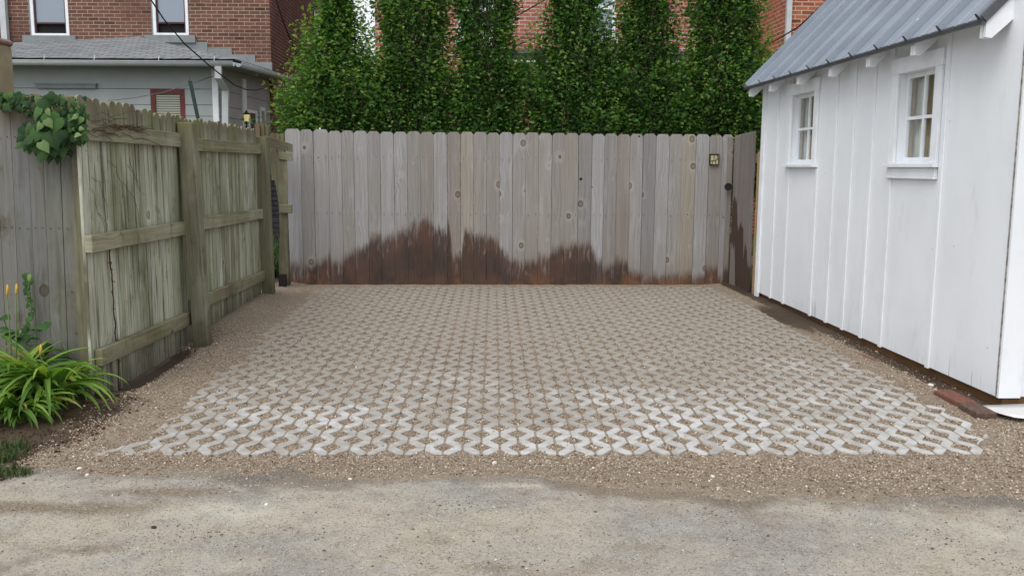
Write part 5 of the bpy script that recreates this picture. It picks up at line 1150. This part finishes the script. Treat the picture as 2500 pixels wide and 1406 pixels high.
for i in range(66): # top strip along the left boards
    px = rs.uniform(-12, 66); ivy_leaf(px, rs.uniform(224, 262) + max(0, px - 30) * .15, rs.uniform(4.68, 4.75), rs.uniform(.028, .045), rs.uniform(-2.6, -.5))
for i in range(34): t = rs.random(); ivy_leaf(lerp(55, 100, t), lerp(240, 290, t) + rs.uniform(-14, 16), rs.uniform(4.66, 4.73), rs.uniform(.025, .042), rs.uniform(-2.4, -.6))
for i in range(250): # the hanging bunch
    t = rs.random()
    if t < .42: px, py, z_ = rs.uniform(84, 205), rs.uniform(232, 330), .05
    elif t < .78: px, py, z_ = rs.gauss(118, 24), rs.uniform(285, 372), .075
    else: px, py, z_ = rs.uniform(55, 150), rs.uniform(325, 362), .065
    if px < 84 and py < 300: continue
    ivy_leaf(px, py, rs.uniform(4.56, 4.73), rs.uniform(.025, z_), rs.uniform(-2.5, -.7), min(1, rs.betavariate(1.6, 2.2)))
for px, py, s, a in [(85, 330, .09, -2.0), (115, 335, .095, -1.1), (100, 300, .085, -2.2), (128, 345, .08, -1.4), (108, 362, .06, -1.3), (150, 330, .07, -1.7), (75, 345, .075, -2.6), (140, 300, .09, -1.9), (120, 290, .1, -1.3), (95, 275, .07, -2), (105, 255, .07, -1.2), (118, 240, .05, -.6)]: ivy_leaf(px, py - 12, 4.55, s, a)
for px, py, s, a in [(97, 300, .055, -2.1), (112, 292, .06, -.9), (100, 347, .075, -.9), (112, 268, .045, -1.0), (185, 282, .035, -2.4), (193, 313, .03, -.2), (183, 330, .04, .1)]: ivy_leaf(px, py, 4.53, s * .9, a, .93)
for i in range(60): ivy_leaf(rs.uniform(150, 205), rs.uniform(262, 345), rs.uniform(4.56, 4.66), rs.uniform(.026, .05), rs.uniform(-2.6, -.4), rs.uniform(0, .75))
for i in range(46): t = rs.random(); ivy_leaf(lerp(165, 212, t) + rs.uniform(-8, 8), lerp(245, 330, rs.random()), rs.uniform(4.55, 4.68), rs.uniform(.016, .032), rs.uniform(-2.6, -.4), rs.uniform(.4, 1))
for i in range(16): ivy_leaf(206 + rs.uniform(-6, 8), rs.uniform(250, 375), 4.6, rs.uniform(.012, .02), rs.uniform(-2.4, -.6), rs.uniform(.6, 1))
lv.build('leaves', M['ivy'], iv)
for i in range(16):
    x, y = rs.uniform(60, 190), rs.uniform(232, 260); pts = []
    for k in range(7): pts.append(P(x, y, rs.uniform(4.62, 4.7))); x += rs.uniform(-9, 16); y += rs.uniform(-6, 18)
    sm2.tube(pts, .0022, 4)
sm2.build('stems', M['stem'], iv)
dv = MB()
for i in range(22):
    x, y = rs.uniform(205, 300), rs.uniform(285, 325); pts = []
    for k in range(6):
        q = Lp(x, y, LA + Vector((.05, 0, 0)), LB + Vector((.05, 0, 0))); pts.append(q); x += rs.uniform(4, 24); y += rs.uniform(-7, 11)
    dv.tube(pts, rs.uniform(.001, .0022), 4)
x, y = 282, 470; pts = []
for yk in np.linspace(600, 960, 22): pts.append(Lp(lerp(268, 293, (yk - 600) / 360) + rs.uniform(-2, 2), yk, LA + Vector((.012, 0, 0)), LB + Vector((.012, 0, 0))))
dv.tube(pts, .004, 5)
for k in range(26):
    q = pts[rs.randrange(len(pts))]; dv.tube([q, q + Vector((.004, rs.uniform(-.03, .03), rs.uniform(-.03, .03)))], .0022, 4)
for i in range(7):
    x, y = rs.uniform(215, 330), rs.uniform(380, 520); pts = []
    for k in range(8): pts.append(Lp(x, y, LA + Vector((.004, 0, 0)), LB + Vector((.004, 0, 0)))); x += rs.uniform(-2, 12); y += rs.uniform(2, 26)
    dv.tube(pts, .0011, 4)
tag(dv.build('dead_vine', plain('dead_vine_bark', srgb(92, 66, 48, .75), .9)), 'dead brown vine stems clinging to the mossy fence panel', 'vine')

# lily clumps
def blade(mb, base, az, L, w, arch, rnd, seg=8, twist=0.):
    d = Vector((math.cos(az), math.sin(az), 0)); s = Vector((-math.sin(az), math.cos(az), 0)); vs = []; p = Vector(base); th = R(80)
    for i in range(seg + 1):
        t = i / seg; ww = w * (1 - t) ** .6 * (.6 + .8 * min(1, t * 4)) if t < 1 else 0
        side = (s * math.cos(twist * t) + Vector((0, 0, 1)) * math.sin(twist * t)); up_ = Vector((0, 0, 1)) * math.cos(th) - d * math.sin(th)
        vs += [p - side * ww + up_ * ww * .35, p - up_ * ww * .05, p + side * ww + up_ * ww * .35]
        p = p + (d * math.cos(th) + Vector((0, 0, 1)) * math.sin(th)) * (L / seg); th -= arch / seg
        if p.z < base[2] + .004: p.z = base[2] + .004 + .003 * i
    f = []
    for i in range(seg): a = i * 3; f += [(a, a + 1, a + 4, a + 3), (a + 1, a + 2, a + 5, a + 4)]
    mb.add(vs, f, rnd=rnd, smooth=True)
def lily(label, x, y, z, n, L, seed, azr=(0, 6.283), buds=()):
    rs = random.Random(seed); root = thing('daylily', label, 'plant', 'daylily clumps at the fence foot'); mb = MB()
    for i in range(n):
        a = rs.uniform(*azr); r = rs.uniform(0, .06); blade(mb, (x + r * math.cos(a * 3), y + r * math.sin(a * 3), z), a, L * rs.uniform(.6, 1.1), rs.uniform(.010, .020), R(rs.uniform(75, 160)), min(1, rs.betavariate(2, 2.2) * .95 + (.25 if rs.random() < .05 else 0)), 9, rs.uniform(-.8, .8))
    mb.build('leaves', M['lily'], root)
    for b in buds:
        m2 = MB(); top = Vector(b); m2.tube([(x, y, z), (lerp(x, top.x, .6), lerp(y, top.y, .6), lerp(z, top.z, .55)), top], [.005, .004, .003], 6); m2.build('flower_stem', M['greenstem'], root)
        m2 = MB(); m2.tube([top, top + Vector((.003, 0, .015)), top + Vector((.006, 0, .04)), top + Vector((.006, 0, .058))], [.003, .007, .0065, .002], 8); m2.build('flower_bud', M['bud'], root)
lily('largest daylily clump, its arching leaves spilling over the soil before the grey fence', -2.31, 4.36, -.01, 95, .58, 1, (2.6, 6.1))
lily('daylily clump at the left edge with two tall stems of orange buds', -2.52, 4.38, -.01, 90, .6, 2, (0, 6.283), [P(17, 722, 4.4), P(39, 720, 4.38)])
lily('daylily clump right against the fence corner with a yellow bud', -2.36, 4.56, .0, 80, .36, 3, (3.4, 6.5), [P(98, 868, 4.42)])
lily('low yellowing daylily clump nearest the alley at the left edge', -2.36, 4.14, -.01, 75, .36, 4, (2.8, 6.3))
def leafy(label, pts, n, s, seed, cat='plant', name='leafy_plant', mat='ivy', kind_h=True):
    rs = random.Random(seed); root = thing(name, label, cat); a = MB(); b = MB()
    for q in pts:
        x, y, z, h, nn = q; st_ = [(x, y, z)]; 
        for k in range(5): st_.append((x + rs.uniform(-.02, .02) * k, y + rs.uniform(-.012, .012) * k, z + h * (k + 1) / 5))
        b.tube(st_, .0025, 5)
        for k in range(nn):
            t = rs.uniform(.25, 1); i = min(4, int(t * 5)); p = Vector(st_[i]).lerp(Vector(st_[i + 1]), t * 5 - i); az = rs.uniform(0, 6.28)
            heart(a, p, (math.cos(az), math.sin(az) - .3, rs.uniform(-.5, .3)), (0, -.5, 1), s * rs.uniform(.6, 1.2), rs.uniform(.2, .95), .15)
    a.build('leaves', M[mat], root); b.build('stems', M['greenstem'], root); return root
leafy('broad leaved weed growing among the daylilies against the grey fence', [(-2.55, 4.62, 0, .42, 12), (-2.50, 4.66, 0, .34, 9), (-2.62, 4.6, 0, .46, 10)], 0, .075, 5)
leafy('small leafy weed with pale tips just left of the fence corner', [(-2.36, 4.6, 0, .3, 10), (-2.30, 4.58, 0, .16, 9), (-2.24, 4.5, 0, .12, 10)], 0, .05, 6)
cv = thing('climbing_vine', 'wilted green vine climbing the grey fence above the daylilies', 'vine'); a = MB(); b = MB()
pp_ = [P(x, y, 4.73) for x, y in [(20, 820), (45, 805), (72, 790), (78, 750), (72, 700), (70, 660)]]; b.tube(pp_, .003, 5)
for i in range(34):
    t = rs.random() * 4.99; k = int(t); p = pp_[k].lerp(pp_[k + 1], t - k) + Vector((rs.uniform(-.015, .015), -.01, rs.uniform(-.01, .01))); heart(a, p, (rs.uniform(-.5, .5), -.3, -1), (rs.uniform(-.6, .6), -1, .2), rs.uniform(.025, .05), rs.uniform(.5, 1), .3)
a.build('leaves', M['ivy'], cv); b.build('stems', M['stem'], cv)
# grass
def grass(name, label, cx, cy, rx, ry, n, h, mat='grass', z=None):
    mb = MB()
    for i in range(n):
        a, r = random.uniform(0, 6.283), math.sqrt(random.random()); x, y = cx + rx * r * math.cos(a), cy + ry * r * math.sin(a)
        zz_ = z if z is not None else float(max(gravel_h(x, y), alley_h(x, y)))
        blade(mb, (x, y, zz_), random.uniform(0, 6.283), h * random.uniform(.5, 1.2), random.uniform(.0012, .0026) * (1 + h * 4), R(random.uniform(20, 120)), random.uniform(0, .7), 4)
    return tag(mb.build(name, M[mat]), label, None, None, 'stuff')
grass('grass_tuft', 'short green grass growing where the soil meets the alley at left', -2.08, 3.50, .12, .05, 200, .05)
grass('grass_tuft', 'short grass tufts at the lower left edge of the photograph', -2.2, 3.68, .12, .12, 200, .06)
grass('long_grass', 'long green grass behind the hole in the decayed fence', -2.75, 9.9, .55, .5, 900, .5, z=0.)
# soil clods
for i, (px, py, s, lb) in enumerate([(250, 985, .045, 'largest soil clod at the foot of the fence corner'), (218, 1000, .03, 'soil clod left of the largest clod at the fence corner'), (278, 992, .022, 'small soil clod right of the largest clod at the fence corner')]):
    g = G(px, py); rock('soil_clod', g.x, g.y, s, M['soil'], lb, 'clod', seed=40 + i)
# low shrubs standing in the yard behind the hedge, between and before the two houses
def shrub(label, x, y, w, h, n, seed, mat='leaf'):
    rs = np.random.default_rng(seed); root = thing('shrub', label, 'shrub', 'dark shrubs in the yard behind the hedge')
    d = rs.normal(size=(n, 3)); d /= np.linalg.norm(d, axis=1, keepdims=True); r = rs.uniform(.55, 1.05, n)[:, None]
    p = d * r * np.array([w / 2, w / 2.6, h / 2]) * (1 + .18 * np.sin(d[:, :1] * 9 + d[:, 2:] * 7)) + np.array([x, y, h / 2]); p[:, 2] = np.maximum(p[:, 2], .03)
    leaf_cloud(p, d + rs.normal(size=(n, 3)) * .7, rs.uniform(.06, .1, n), rs.uniform(.035, .055, n), rs.uniform(0, .6, n), 'foliage', M[mat], root)
    m2 = MB()
    for k in range(5): a = k * 1.26; m2.tube([(x, y, -.05), (x + .12 * math.cos(a), y + .12 * math.sin(a), h * .4), (x + w * .25 * math.cos(a), y + w * .2 * math.sin(a), h * .75)], [.02, .014, .006], 5)
    m2.build('stems', M['bark'], root)
shrub('tall dark shrub filling the low gap between the brown house and the pink building', -2.9, 14.2, 2.4, 2.45, 5200, 61)
shrub('dark shrub behind the foot of the second and third hedge trees', -1.0, 12.4, 1.7, 1.75, 3200, 62)
shrub('dark shrub behind the foot of the fourth hedge tree', .7, 12.5, 1.9, 1.8, 3400, 63)
shrub('dark shrub behind the foot of the two rightmost hedge trees', 2.45, 12.6, 1.8, 1.9, 3200, 64)
